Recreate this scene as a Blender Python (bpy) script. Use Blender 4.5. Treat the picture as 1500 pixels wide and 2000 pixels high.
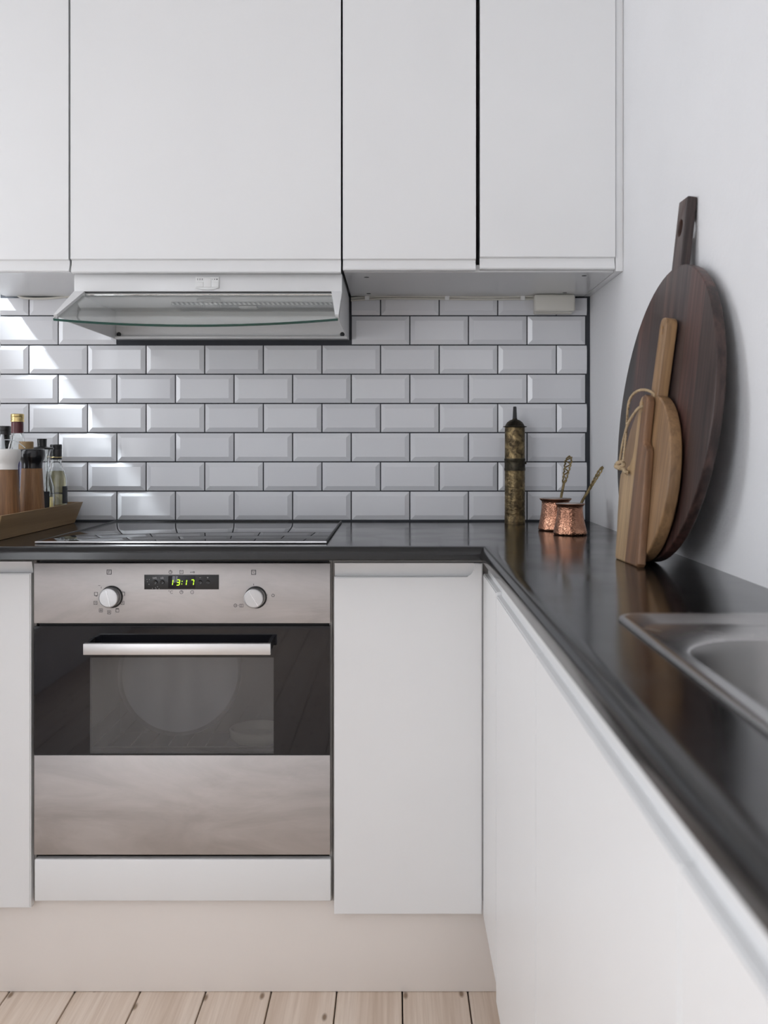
import bpy, bmesh, math, random
from mathutils import Vector, Matrix
random.seed(7)
for o in list(bpy.data.objects):
    bpy.data.objects.remove(o, do_unlink=True)
scene = bpy.context.scene
COL = scene.collection

# ------------------------------------------------------------------ camera
CAMY, CAMZ, FPX = -2.518, 1.109, 1900.0
VX, VY = 772.0, 875.0                      # where depth lines converge (1500x2000 frame)
cam_d = bpy.data.cameras.new('camera')
cam = bpy.data.objects.new('camera', cam_d); COL.objects.link(cam)
cam.location = (0, CAMY, CAMZ)
cam.rotation_euler = (math.radians(90), 0, 0)
cam_d.sensor_fit = 'VERTICAL'
cam_d.sensor_height = 36.0; cam_d.sensor_width = 27.0
cam_d.lens = FPX / 2000.0 * 36.0
cam_d.shift_x = -(VX - 750.0) / 2000.0
cam_d.shift_y = -(1000.0 - VY) / 2000.0
cam_d.clip_start = 0.02
cam_d.dof.use_dof = True
cam_d.dof.focus_distance = 2.15
cam_d.dof.aperture_fstop = 5.6
scene.camera = cam

# ------------------------------------------------------------------ sky, daylight, exposure
w = bpy.data.worlds.new('daylight'); scene.world = w; w.use_nodes = True
bg = w.node_tree.nodes['Background']
bg.inputs[0].default_value = (0.92, 0.95, 1.0, 1)
bg.inputs[1].default_value = 5.75
WIN = [('window_1', -0.40, -1.04, 0.80, 2.25), ('window_2', -2.80, -4.55, 0.31, 2.38), ('added_slot_window', -0.06, -0.30, 2.27, 2.42)]   # openings in the left wall; the small slot is invented for the tile streak
LX = -1.62
for nm, ya, yb, za, zb in WIN[:2]:
    ld = bpy.data.lights.new('daylight_portal', 'AREA'); ld.shape = 'RECTANGLE'
    ld.size = abs(ya - yb); ld.size_y = zb - za; ld.cycles.is_portal = True
    lo = bpy.data.objects.new('daylight_portal', ld); COL.objects.link(lo)
    lo.location = (LX - 0.06, (ya + yb) / 2, (za + zb) / 2)
    lo.rotation_euler = (math.radians(90), 0, math.radians(-90))
# added narrow beam in an invented slot opening, draws the slanting streak on the tiles
sd = bpy.data.lights.new('added_streak_light', 'AREA'); sd.shape = 'RECTANGLE'; sd.size = 0.20; sd.size_y = 0.10
sd.energy = 1.0; sd.color = (0.86, 0.94, 1.0); sd.spread = math.radians(11)
so = bpy.data.objects.new('added_streak_light', sd); COL.objects.link(so)
so.location = (LX - 0.03, -0.18, 2.345)
so.rotation_euler = (Vector((-0.975, 0.0, 1.40)) - so.location).to_track_quat('-Z', 'Y').to_euler()
vs = scene.view_settings
vs.view_transform = 'Standard'; vs.look = 'None'; vs.gamma = 1.0; vs.use_curve_mapping = False
vs.exposure = 0.0
scene.cycles.max_bounces = 10
scene.cycles.diffuse_bounces = 5
scene.cycles.sample_clamp_indirect = 6.0

# ------------------------------------------------------------------ helpers
def at(px, py, Y):
    """world X, Z of photo pixel (px, py) on the plane at depth Y"""
    d = (Y - CAMY) / FPX
    return (px - VX) * d, CAMZ - (py - VY) * d
def ax(px, Y): return at(px, 0, Y)[0]
def az(py, Y): return at(0, py, Y)[1]

def finish(name, bm, mat, parent=None, smooth=None, label=None):
    me = bpy.data.meshes.new(name)
    bmesh.ops.recalc_face_normals(bm, faces=bm.faces)
    bm.to_mesh(me); bm.free()
    if smooth is not None:
        me.polygons.foreach_set('use_smooth', [True] * len(me.polygons))
        me.set_sharp_from_angle(angle=math.radians(smooth))
    ob = bpy.data.objects.new(name, me); COL.objects.link(ob)
    if mat: me.materials.append(mat)
    if parent: ob.parent = parent
    if label: ob['label'] = label
    return ob
def tag(o, label, cat, group=None):
    o['label'] = label; o['category'] = cat
    if group: o['group'] = group
    return o
def thing(name, label, cat, loc=(0, 0, 0), rot=(0, 0, 0), group=None):
    o = bpy.data.objects.new(name, None); COL.objects.link(o)
    o.location = loc; o.rotation_euler = rot; o.empty_display_size = 0.05
    return tag(o, label, cat, group)
def struct(o): o['kind'] = 'structure'; return o
def rel(parent, ob):
    """parent a mesh that was built in world coordinates under an Empty elsewhere"""
    ob.parent = parent
    ob.matrix_parent_inverse = Matrix.LocRotScale(parent.location, parent.rotation_euler, None).inverted()
    return ob
def box(bm, x0, x1, y0, y1, z0, z1, bev=0.0, seg=2):
    x0, x1 = sorted((x0, x1)); y0, y1 = sorted((y0, y1)); z0, z1 = sorted((z0, z1))
    v = [bm.verts.new((x, y, z)) for x in (x0, x1) for y in (y0, y1) for z in (z0, z1)]
    fs = [bm.faces.new([v[i] for i in q]) for q in ((0, 1, 3, 2), (4, 6, 7, 5), (0, 4, 5, 1), (2, 3, 7, 6), (0, 2, 6, 4), (1, 5, 7, 3))]
    if bev > 0:
        es = set(e for f in fs for e in f.edges)
        bmesh.ops.bevel(bm, geom=list(es), offset=bev, segments=seg, affect='EDGES', profile=0.5)
def bx(name, mat, parent, x0, x1, y0, y1, z0, z1, bev=0.0, seg=2, label=None):
    bm = bmesh.new(); box(bm, x0, x1, y0, y1, z0, z1, bev, seg)
    return finish(name, bm, mat, parent, 40 if bev else None, label)
def loft(bm, loops, closed=True, cap0=False, cap1=False):
    rings = [[bm.verts.new(p) for p in lp] for lp in loops]
    n = len(rings[0])
    for a, b in zip(rings, rings[1:]):
        for i in range(n if closed else n - 1):
            j = (i + 1) % n
            bm.faces.new((a[i], a[j], b[j], b[i]))
    if cap0: bm.faces.new(rings[0][::-1])
    if cap1: bm.faces.new(rings[-1])
    return rings
def lathe(bm, prof, n=32, c=(0, 0, 0)):
    """prof: list of (radius, z); radius 0 closes"""
    rings = []
    for r, z in prof:
        if r <= 1e-6: rings.append([bm.verts.new((c[0], c[1], c[2] + z))])
        else: rings.append([bm.verts.new((c[0] + r * math.cos(2 * math.pi * i / n), c[1] + r * math.sin(2 * math.pi * i / n), c[2] + z)) for i in range(n)])
    for a, b in zip(rings, rings[1:]):
        for i in range(n):
            j = (i + 1) % n
            if len(a) == 1 and len(b) == 1: continue
            if len(a) == 1: bm.faces.new((a[0], b[i], b[j]))
            elif len(b) == 1: bm.faces.new((a[i], a[j], b[0]))
            else: bm.faces.new((a[i], a[j], b[j], b[i]))
def tube(bm, path, r, n=8, caps=True):
    path = [Vector(p) for p in path]; loops = []
    ref = Vector((0.13, 0.27, 0.95))
    for i, p in enumerate(path):
        d = (path[min(i + 1, len(path) - 1)] - path[max(i - 1, 0)]).normalized()
        a = d.cross(ref)
        if a.length < 1e-3: a = d.cross(Vector((1, 0, 0)))
        a.normalize(); b = d.cross(a)
        rr = r[i] if isinstance(r, (list, tuple)) else r
        loops.append([p + a * (rr * math.cos(2 * math.pi * k / n)) + b * (rr * math.sin(2 * math.pi * k / n)) for k in range(n)])
    loft(bm, loops, True, caps, caps)
def prism(bm, pts, fn, d0, d1):
    """extrude a 2-D outline: fn(u, v, d) -> point"""
    a = [bm.verts.new(fn(u, v, d0)) for u, v in pts]; b = [bm.verts.new(fn(u, v, d1)) for u, v in pts]
    n = len(pts)
    f0 = bm.faces.new(a); f1 = bm.faces.new(b[::-1])
    for i in range(n):
        j = (i + 1) % n
        bm.faces.new((a[i], b[i], b[j], a[j]))
    return f0, f1
def spline(pts, n=8):
    """Catmull-Rom through the points"""
    P = [Vector(p) for p in pts]; out = []
    for i in range(len(P) - 1):
        p0 = P[max(i - 1, 0)]; p1 = P[i]; p2 = P[i + 1]; p3 = P[min(i + 2, len(P) - 1)]
        for k in range(n):
            t = k / n
            out.append(0.5 * ((2 * p1) + (p2 - p0) * t + (2 * p0 - 5 * p1 + 4 * p2 - p3) * t * t + (3 * p1 - p0 - 3 * p2 + p3) * t ** 3))
    out.append(P[-1]); return out
def rrect(x0, x1, y0, y1, r, n=6):
    out = []
    for cx, cy, a0 in ((x1 - r, y1 - r, 0), (x0 + r, y1 - r, 90), (x0 + r, y0 + r, 180), (x1 - r, y0 + r, 270)):
        for k in range(n + 1):
            a = math.radians(a0 + 90 * k / n); out.append((cx + r * math.cos(a), cy + r * math.sin(a)))
    return out
def text_bm(bm, body, size, fn, xc, zc):
    cu = bpy.data.curves.new('t', 'FONT'); cu.body = body; cu.size = size; cu.align_x = 'CENTER'; cu.align_y = 'CENTER'
    cu.resolution_u = 3
    ob = bpy.data.objects.new('t', cu); COL.objects.link(ob)
    dg = bpy.context.evaluated_depsgraph_get(); dg.update()
    me = ob.evaluated_get(dg).to_mesh()
    vs_ = [bm.verts.new(fn(xc + v.co.x, zc + v.co.y)) for v in me.vertices]
    for p in me.polygons:
        try: bm.faces.new([vs_[i] for i in p.vertices])
        except ValueError: pass
    ob.evaluated_get(dg).to_mesh_clear()
    bpy.data.objects.remove(ob); bpy.data.curves.remove(cu)

# ------------------------------------------------------------------ materials
class N:
    def __init__(s, name):
        s.m = bpy.data.materials.new(name); s.m.use_nodes = True
        s.t = s.m.node_tree; s.b = s.t.nodes['Principled BSDF']
    def n(s, kind, **kw):
        nd = s.t.nodes.new(kind)
        for k, v in kw.items():
            if k.startswith('i_'):
                nd.inputs[int(k[2:]) if k[2:].isdigit() else k[2:].replace('_', ' ')].default_value = v
            else: setattr(nd, k, v)
        return nd
    def l(s, a, b): s.t.links.new(a, b)
    def coord(s, scale=(1, 1, 1), rnd=0.0, kind='Object'):
        tc = s.n('ShaderNodeTexCoord'); mp = s.n('ShaderNodeMapping'); mp.inputs['Scale'].default_value = scale
        s.l(tc.outputs[kind], mp.inputs['Vector'])
        if rnd:
            oi = s.n('ShaderNodeObjectInfo'); mu = s.n('ShaderNodeMath', operation='MULTIPLY'); mu.inputs[1].default_value = rnd
            s.l(oi.outputs['Random'], mu.inputs[0]); s.l(mu.outputs[0], mp.inputs['Location'])
        return mp.outputs['Vector']
    def noise(s, vec, scale, detail=4, rough=0.55, dist=0.0):
        nd = s.n('ShaderNodeTexNoise'); nd.inputs['Scale'].default_value = scale; nd.inputs['Detail'].default_value = detail
        nd.inputs['Roughness'].default_value = rough; nd.inputs['Distortion'].default_value = dist
        s.l(vec, nd.inputs['Vector']); return nd.outputs['Fac']
    def ramp(s, fac, stops, interp='LINEAR'):
        r = s.n('ShaderNodeValToRGB'); cr = r.color_ramp; cr.interpolation = interp
        while len(cr.elements) < len(stops): cr.elements.new(0.5)
        for e, (p, c) in zip(cr.elements, stops):
            e.position = p; e.color = (c, c, c, 1) if isinstance(c, (int, float)) else (*c, 1)
        s.l(fac, r.inputs[0]); return r.outputs[0]
    def mix(s, fac, a, b, mode='MIX'):
        m = s.n('ShaderNodeMix', data_type='RGBA', blend_type=mode)
        for sock, v in ((m.inputs[0], fac), (m.inputs[6], a), (m.inputs[7], b)):
            if hasattr(v, 'links'): s.l(v, sock)
            else: sock.default_value = v if isinstance(v, (int, float)) else (*v, 1)
        return m.outputs[2]
    def bump(s, h, strength=0.2, dist=0.001):
        b = s.n('ShaderNodeBump'); b.inputs['Strength'].default_value = strength; b.inputs['Distance'].default_value = dist
        s.l(h, b.inputs['Height']); s.l(b.outputs[0], s.b.inputs['Normal'])
    def set(s, **kw):
        for k, v in kw.items():
            sock = s.b.inputs[k.replace('_', ' ')]
            if hasattr(v, 'links'): s.l(v, sock)
            else: sock.default_value = (*v, 1) if isinstance(v, tuple) else v
        return s
def plain(name, col, rough=0.5, metal=0.0, **kw):
    return N(name).set(Base_Color=col, Roughness=rough, Metallic=metal, **kw).m

def m_white(name='white lacquer', col=(0.80, 0.80, 0.80), rough=0.32):
    k = N(name); v = k.coord((1, 1, 1))
    c = k.ramp(k.noise(v, 3.0, 3), [(0.3, tuple(x * 0.975 for x in col)), (0.7, col)])
    k.set(Base_Color=c, Roughness=rough); k.bump(k.noise(v, 160, 2), 0.03, 0.0005); return k.m
WHITE = m_white()
CARCASS = m_white('cabinet carcass', (0.70, 0.70, 0.70), 0.22)
RAIL = plain('grey carcass edge', (0.42, 0.40, 0.38), 0.5)
PLINTH = m_white('beige plinth paint', (0.82, 0.765, 0.72), 0.45)
def m_plaster(name, col):
    k = N(name); v = k.coord()
    c = k.ramp(k.noise(v, 2.5, 4), [(0.3, tuple(x * 0.96 for x in col)), (0.7, col)])
    k.set(Base_Color=c, Roughness=0.75)
    b = k.n('ShaderNodeMath', operation='ADD'); k.l(k.noise(v, 9, 5, 0.6), b.inputs[0]); k.l(k.noise(v, 130, 3), b.inputs[1])
    k.bump(b.outputs[0], 0.22, 0.004); return k.m
PLASTER = m_plaster('white plaster', (0.82, 0.82, 0.83))
CEIL = plain('ceiling paint', (0.82, 0.82, 0.82), 0.8)
def m_tile():
    k = N('glazed white tile'); v = k.coord((1, 1, 1), 9.0)
    oi = k.n('ShaderNodeObjectInfo')
    c = k.ramp(oi.outputs['Random'], [(0, (0.68, 0.685, 0.71)), (1, (0.74, 0.745, 0.765))])
    k.set(Base_Color=c, Roughness=0.09, IOR=1.5); k.bump(k.noise(v, 18, 2), 0.04, 0.002); return k.m
TILE = m_tile()
GROUT = plain('dark grey grout', (0.045, 0.048, 0.056), 0.9)
def m_worktop():
    k = N('black stained oiled wood'); v = k.coord((2.2, 2.2, 2.2)); g = k.coord((6, 90, 90))
    gr = k.noise(g, 1.0, 5, 0.6)
    c = k.ramp(gr, [(0.3, (0.005, 0.005, 0.005)), (0.62, (0.010, 0.0095, 0.0095)), (0.8, (0.020, 0.017, 0.016))])
    r = k.ramp(k.noise(v, 3.5, 4), [(0.3, 0.10), (0.75, 0.20)])
    k.set(Base_Color=c, Roughness=r, IOR=1.48); k.bump(gr, 0.03, 0.0006); return k.m
WORKTOP = m_worktop()
def m_steel(name, col=(0.56, 0.54, 0.53), sx=4, sz=500, r0=0.26, r1=0.42, smear=0.12):
    k = N(name); v = k.coord((sx, sx, sz)); s = k.coord((1.0, 1.0, 3.2))
    br = k.noise(v, 1.0, 3, 0.6); sm = k.noise(s, 4.0, 6, 0.62, 1.4)
    c = k.mix(k.ramp(sm, [(0.35, 0.0), (0.7, 1.0)]), tuple(x * (1 - smear) for x in col), tuple(min(1, x * (1 + smear)) for x in col))
    k.set(Base_Color=c, Metallic=1.0, Roughness=k.ramp(sm, [(0.3, r0), (0.7, r1)]))
    k.bump(br, 0.06, 0.0004); return k.m
STEEL = m_steel('brushed stainless steel', (0.50, 0.475, 0.465), 4, 500, 0.46, 0.62, 0.14)
SINKST = m_steel('sink stainless steel', (0.44, 0.43, 0.425), 60, 60, 0.20, 0.30, 0.04)
SINKSHADE = m_steel('bowl steel with painted shade', (0.27, 0.262, 0.258), 60, 60, 0.26, 0.36, 0.05)  # copy of the sink steel with the bowl's dark interior put into the colour
SATIN = plain('satin steel', (0.66, 0.65, 0.645), 0.42, 1.0)
CHROME = plain('bright steel', (0.72, 0.72, 0.73), 0.16, 1.0)
KNOBF = m_steel('turned steel knob face', (0.46, 0.46, 0.465), 60, 60, 0.30, 0.38, 0.05)
BLACKGL = plain('black glass', (0.008, 0.008, 0.0105), 0.03, 0.0, IOR=1.42)
HOBGL = plain('black hob glass', (0.006, 0.006, 0.007), 0.03, 0.0, IOR=1.52)
BLACK = plain('black plastic', (0.012, 0.012, 0.013), 0.35)
DARKM = plain('dark metal', (0.03, 0.03, 0.03), 0.45, 0.6)
INK = plain('dark print', (0.05, 0.05, 0.055), 0.6)
PALEINK = plain('pale print', (0.55, 0.55, 0.56), 0.6)
WPLAS = plain('white plastic', (0.78, 0.78, 0.77), 0.35)
CREAM = plain('cream plastic', (0.66, 0.64, 0.58), 0.4)
LED = N('green display segments').set(Base_Color=(0, 0, 0), Emission_Color=(0.55, 1.0, 0.02), Emission_Strength=1.6).m
def m_glass(name, col=(1, 1, 1), rough=0.0, ior=1.5):
    return N(name).set(Base_Color=col, Roughness=rough, Transmission_Weight=1.0, IOR=ior).m
GLASS = m_glass('clear glass', (0.97, 0.985, 0.98))
VISOR = m_glass('faintly green visor glass', (0.93, 0.97, 0.955))
GLEDGE = plain('green glass edge', (0.02, 0.07, 0.055), 0.1)
def m_ovenpane():
    k = N('hazy oven window'); v = k.coord((14, 14, 2.2))
    h = k.ramp(k.noise(v, 1.0, 4), [(0.35, (0.40, 0.405, 0.42)), (0.7, (0.50, 0.50, 0.51))])
    k.set(Base_Color=h, Roughness=0.05, Transmission_Weight=0.88, IOR=1.45); return k.m
OVENPANE = m_ovenpane()
CAVITY = plain('dark enamel', (0.05, 0.05, 0.053), 0.3)
def m_wood(name, cols, along=2, rings=9.0, scale=1.0, rough=0.45, knots=False, rnd=5.0, fine=60):
    k = N(name)
    st = [rings * scale] * 3; st[along] = 0.55 * scale
    v = k.coord(tuple(st), rnd)
    n1 = k.noise(v, 1.0, 5, 0.6, 0.8)
    sf = [fine * scale * 3] * 3; sf[along] = 4 * scale
    n2 = k.noise(k.coord(tuple(sf), rnd), 1.0, 3, 0.6)
    c = k.ramp(n1, [(0.25, cols[0]), (0.5, cols[1]), (0.75, cols[2])])
    c = k.mix(k.ramp(n2, [(0.35, 0.0), (0.7, 0.5)]), c, cols[0])
    if knots:
        kv = k.coord((11, 4.2, 1), rnd); vo = k.n('ShaderNodeTexVoronoi', voronoi_dimensions='2D'); vo.inputs['Scale'].default_value = 1.0; k.l(kv, vo.inputs['Vector'])
        c = k.mix(k.ramp(vo.outputs['Distance'], [(0.028, 1.0), (0.07, 0.0)]), c, knots)
    k.set(Base_Color=c, Roughness=rough); k.bump(n2, 0.12, 0.0006); return k.m
FLOORW = m_wood('pale limed pine', [(0.60, 0.46, 0.35), (0.83, 0.70, 0.59), (0.88, 0.77, 0.67)], 1, 16, 1.0, 0.5, (0.28, 0.19, 0.125), 9.0, 55)
OAK = m_wood('oiled oak', [(0.085, 0.036, 0.012), (0.26, 0.125, 0.048), (0.36, 0.195, 0.085)], 2, 40, 1.0, 0.5, fine=150)
TRAYW = m_wood('tray oak veneer', [(0.24, 0.15, 0.07), (0.34, 0.22, 0.11), (0.40, 0.27, 0.14)], 1, 20, 1.0, 0.5, fine=110)
def m_staves(name, bands, along_fine, rough=0.45, grain=0.5):
    """wood glued from lengthwise staves: bands = [(w position in metres, colour)], local Y is across, local Z is along"""
    k = N(name)
    tc = k.n('ShaderNodeTexCoord'); sep = k.n('ShaderNodeSeparateXYZ'); k.l(tc.outputs['Object'], sep.inputs[0])
    lo, hi = bands[0][0], bands[-1][0] + 0.05
    mr = k.n('ShaderNodeMapRange'); mr.inputs[1].default_value = lo; mr.inputs[2].default_value = hi; k.l(sep.outputs['Y'], mr.inputs[0])
    base = k.ramp(mr.outputs[0], [((p - lo) / (hi - lo), c) for p, c in bands], 'CONSTANT')
    g = k.noise(k.coord((26, 26, 1.6)), 1.0, 5, 0.65, 1.2); f = k.noise(k.coord((along_fine, along_fine, 7)), 1.0, 3, 0.6)
    c = k.mix(k.ramp(g, [(0.36, grain), (0.56, 0.0)]), base, (0.28, 0.25, 0.25), 'MULTIPLY')
    c = k.mix(k.ramp(g, [(0.58, 0.0), (0.70, grain * 0.55)]), c, (1.9, 1.75, 1.65), 'MULTIPLY')
    c = k.mix(k.ramp(f, [(0.42, 0.0), (0.62, grain * 0.7)]), c, (0.42, 0.38, 0.38), 'MULTIPLY')
    k.set(Base_Color=c, Roughness=rough); k.bump(f, 0.12, 0.0006); return k.m
def m_metal_worn(name, c0, c1, dark, rough, vscale, bstr, patch=14):
    k = N(name); v = k.coord()
    p = k.ramp(k.noise(v, patch, 6, 0.65, 0.6), [(0.36, 1.0), (0.66, 0.0)])
    b = k.ramp(k.noise(v, 30, 3), [(0.3, c0), (0.7, c1)])
    k.set(Base_Color=k.mix(p, b, dark), Metallic=1.0, Roughness=k.ramp(p, [(0, rough), (1, rough + 0.2)]))
    vo = k.n('ShaderNodeTexVoronoi', feature='SMOOTH_F1'); vo.inputs['Scale'].default_value = vscale
    k.l(k.coord((1, 1, 1.6)), vo.inputs['Vector']); k.bump(vo.outputs['Distance'], bstr, 0.002); return k.m
COPPER = m_metal_worn('hammered copper', (0.56, 0.27, 0.165), (0.76, 0.42, 0.28), (0.30, 0.15, 0.10), 0.20, 230, 0.55, 22)
TIN = plain('tinned inside', (0.42, 0.41, 0.40), 0.35, 1.0)
BRASS = m_metal_worn('tarnished etched brass', (0.17, 0.125, 0.065), (0.33, 0.245, 0.125), (0.065, 0.05, 0.032), 0.34, 150, 0.35, 60)
BRASSD = m_metal_worn('blackened brass', (0.07, 0.06, 0.045), (0.11, 0.095, 0.065), (0.03, 0.027, 0.022), 0.42, 120, 0.2, 30)
HANDLEB = m_metal_worn('cast brass', (0.36, 0.27, 0.13), (0.50, 0.39, 0.20), (0.13, 0.10, 0.055), 0.38, 200, 0.3, 60)
ROPE = m_wood('jute rope', [(0.30, 0.21, 0.12), (0.46, 0.35, 0.22), (0.55, 0.43, 0.29)], 2, 60, 1.0, 0.9, fine=200)
MARBLE = m_white('pale stone cap', (0.66, 0.65, 0.63), 0.4)
BSTONE = plain('black polished cap', (0.010, 0.010, 0.012), 0.2)
def m_mesh():
    k = N('aluminium filter mesh'); v = k.coord((1, 1, 1))
    w1 = k.n('ShaderNodeTexWave', wave_type='BANDS', bands_direction='DIAGONAL'); w1.inputs['Scale'].default_value = 55; k.l(v, w1.inputs[0])
    k.set(Base_Color=k.ramp(w1.outputs['Fac'], [(0.3, 0.16), (0.7, 0.55)]), Metallic=0.8, Roughness=0.4); return k.m
MESHF = m_mesh()

# ------------------------------------------------------------------ room shell
RX = 0.504; REAR = -4.6; TOP = 2.62
bx_ = bx
wall_back = struct(bx('wall_back', PLASTER, None, LX - 0.2, RX + 0.2, 0.010, 0.16, -0.02, TOP))
wall_right = struct(bx('wall_right', PLASTER, None, RX, RX + 0.15, REAR, 0.010, -0.02, TOP))
wall_rear = struct(bx('wall_rear', PLASTER, None, LX - 0.2, RX + 0.2, REAR - 0.15, REAR, -0.02, TOP))
struct(bx('ceiling', CEIL, None, LX - 0.2, RX + 0.2, REAR - 0.15, 0.16, TOP, TOP + 0.12))
bm = bmesh.new()                                            # left wall with two window openings and the added slot
def wl(y0, y1, z0, z1): box(bm, LX - 0.22, LX, y0, y1, z0, z1)
wl(WIN[2][1], 0.010, -0.02, TOP); wl(WIN[0][1], WIN[2][2], -0.02, TOP); wl(WIN[1][1], WIN[0][2], -0.02, TOP); wl(REAR, WIN[1][2], -0.02, TOP)
for nm, ya, yb, za, zb in WIN: wl(yb, ya, -0.02, za); wl(yb, ya, zb, TOP)
struct(finish('wall_left', bm, PLASTER))
for nm, ya, yb, za, zb in WIN:
    bm = bmesh.new(); xa, xb = LX - 0.15, LX - 0.09
    for y0, y1, z0, z1 in ((ya - 0.05, ya, za, zb), (yb, yb + 0.05, za, zb), (yb, ya, za, za + 0.05), (yb, ya, zb - 0.05, zb),
                           ((ya + yb) / 2 - 0.03, (ya + yb) / 2 + 0.03, za, zb)):
        box(bm, xa, xb, y0, y1, z0, z1, 0.004)
    wn = struct(finish(nm, bm, WHITE))
    finish_sill = bx('window_sill', WHITE, wn, LX - 0.14, LX + 0.03, yb - 0.02, ya + 0.02, za - 0.03, za, 0.004)

# floor of pine boards laid in depth
floor = struct(bx('floor', plain('dark underfloor', (0.012, 0.010, 0.009), 0.9), None, LX, RX, REAR, 0.010, -0.06, -0.024))
PITCH = 0.1336; YT = -0.535
x_first = ax(81.7, YT)
bm = bmesh.new(); box(bm, -PITCH / 2 + 0.0013, PITCH / 2 - 0.0013, REAR + 0.002, 0.0, -0.024, 0.0, 0.0012, 1)
pl0 = finish('plank', bm, FLOORW, floor, 40)
k0 = math.ceil((LX - x_first) / PITCH + 0.5); k1 = math.floor((RX - x_first) / PITCH - 0.5)
for i, k in enumerate(range(k0, k1 + 1)):
    p = pl0 if i == 0 else pl0.copy()
    if i: COL.objects.link(p)
    p.location.x = x_first + k * PITCH
for a, b in ((LX + 0.001, x_first + (k0 - 0.5) * PITCH - 0.0013), (x_first + (k1 + 0.5) * PITCH + 0.0013, RX - 0.001)):
    if b - a > 0.01:
        bm = bmesh.new(); box(bm, a - (a + b) / 2, b - (a + b) / 2, REAR + 0.002, 0.0, -0.024, 0.0, 0.0012, 1)
        p = finish('plank', bm, FLOORW, floor, 40); p.location.x = (a + b) / 2

# ------------------------------------------------------------------ metro tiles
SW = FPX / -CAMY                                       # pixels per metre on the wall
TPX, TPZ, GW = 0.1516, 0.0756, 0.0032
TX0, TX1 = ax(2, 0), ax(1145.5, 0)
ZT0 = az(1016.2, 0)
UNDER = CAMZ + 0.391                                   # underside of the wall cabinets
WT = CAMZ - 0.190                                      # worktop surface
xa0 = ax(228.5, 0)
HX0, HX1 = ax(228, 0), ax(687, 0)                      # the strip behind the hood has no tiles
bx('grout_bed', GROUT, wall_back, TX0 - 0.002, RX, 0.0005, 0.0098, WT - 0.02, UNDER + 0.01)
def tile_mesh(x0, x1, z0, z1, fl=True, fr=True, fb=True, ft=True):
    bm = bmesh.new(); b = 0.0115; d = 0.0042
    i0, i1 = x0 + (b if fl else 0), x1 - (b if fr else 0); j0, j1 = z0 + (b if fb else 0), z1 - (b if ft else 0)
    yb_, ye, yf = 0.004, -0.0015, -0.0015 - d
    lo = [[(x0, yb_, z0), (x1, yb_, z0), (x1, yb_, z1), (x0, yb_, z1)],
          [(x0, ye, z0), (x1, ye, z0), (x1, ye, z1), (x0, ye, z1)],
          [(i0, yf, j0), (i1, yf, j0), (i1, yf, j1), (i0, yf, j1)]]
    loft(bm, lo, True, True, True)
    bmesh.ops.remove_doubles(bm, verts=bm.verts, dist=1e-5)
    return bm
full = None
for k in range(8):
    z0 = ZT0 + k * TPZ + GW / 2; z1 = ZT0 + (k + 1) * TPZ - GW / 2
    off = 0 if k % 2 == 0 else TPX / 2
    cutt = z1 > UNDER - 0.004
    if cutt: z1 = UNDER - 0.004
    for j in range(-5, 12):
        xs = xa0 + off + j * TPX; x0 = xs + GW / 2; x1 = xs + TPX - GW / 2
        segs = [(x0, x1)]
        if k >= 6:                                      # leave the hood's place free
            segs = []
            if x0 < HX0 - 0.003: segs.append((x0, min(x1, HX0)))
            if x1 > HX1 + 0.003: segs.append((max(x0, HX1), x1))
        for a, b in segs:
            fl, fr = a == x0, b == x1
            if a < TX0: a = TX0; fl = False
            if b > TX1: b = TX1; fr = False
            if b - a < 0.006: continue
            if fl and fr and not cutt:
                if full is None:
                    full = finish('tile', tile_mesh(-(x1 - x0) / 2, (x1 - x0) / 2, 0, z1 - z0), TILE, wall_back); t = full
                else: t = full.copy(); COL.objects.link(t)
                t.location = ((x0 + x1) / 2, 0, z0)
            else:
                t = finish('tile', tile_mesh(a - (a + b) / 2, b - (a + b) / 2, 0, z1 - z0, fl, fr, True, not cutt), TILE, wall_back)
                t.location = ((a + b) / 2, 0, z0)
            t.rotation_euler = (random.uniform(-.002, .002), random.uniform(-.001, .001), random.uniform(-.002, .002))

# ------------------------------------------------------------------ worktop
FY, FXR = -0.648, 0.164                               # front edge of the back run, of the right run
WBOT = CAMZ - 0.2165
SKX0, SKX1, SKY0, SKY1 = 0.246, 0.484, -1.965, -1.418  # sink flange
WLX, WEND = -1.060, -3.0
prof = [(0.022, 0.0)]
for i in range(1, 9):
    a = math.radians(90 * i / 8); prof.append((0.013 - 0.013 * math.sin(a) , -0.016 + 0.016 * math.cos(a)))
prof += [(0.0, WBOT - WT + 0.002), (0.002, WBOT - WT), (0.022, WBOT - WT)]
bm = bmesh.new()
def edge_pt(st, d, z):
    if st == 0: return (WLX, FY + d, WT + z)
    if st == 1: return (FXR + d, FY + d, WT + z)
    return (FXR + d, WEND, WT + z)
rings = [[bm.verts.new(edge_pt(st, d, z)) for d, z in prof] for st in range(3)]
for a, b in zip(rings, rings[1:]):
    for i in range(len(prof) - 1): bm.faces.new((a[i], a[i + 1], b[i + 1], b[i]))
def quad(x0, x1, y0, y1, z): bm.faces.new([bm.verts.new(p) for p in ((x0, y0, z), (x1, y0, z), (x1, y1, z), (x0, y1, z))])
iy, ix = FY + 0.022, FXR + 0.022
h0, h1, g0, g1 = SKX0 + 0.014, SKX1 - 0.014, SKY0 + 0.014, SKY1 - 0.014
for z in (WT, WBOT):
    quad(WLX, ix, iy, -0.0003, z); quad(ix, RX, iy, -0.0003, z)
    quad(ix, RX, g1, iy, z); quad(ix, h0, g0, g1, z); quad(h1, RX, g0, g1, z); quad(ix, RX, WEND, g0, z)
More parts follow.
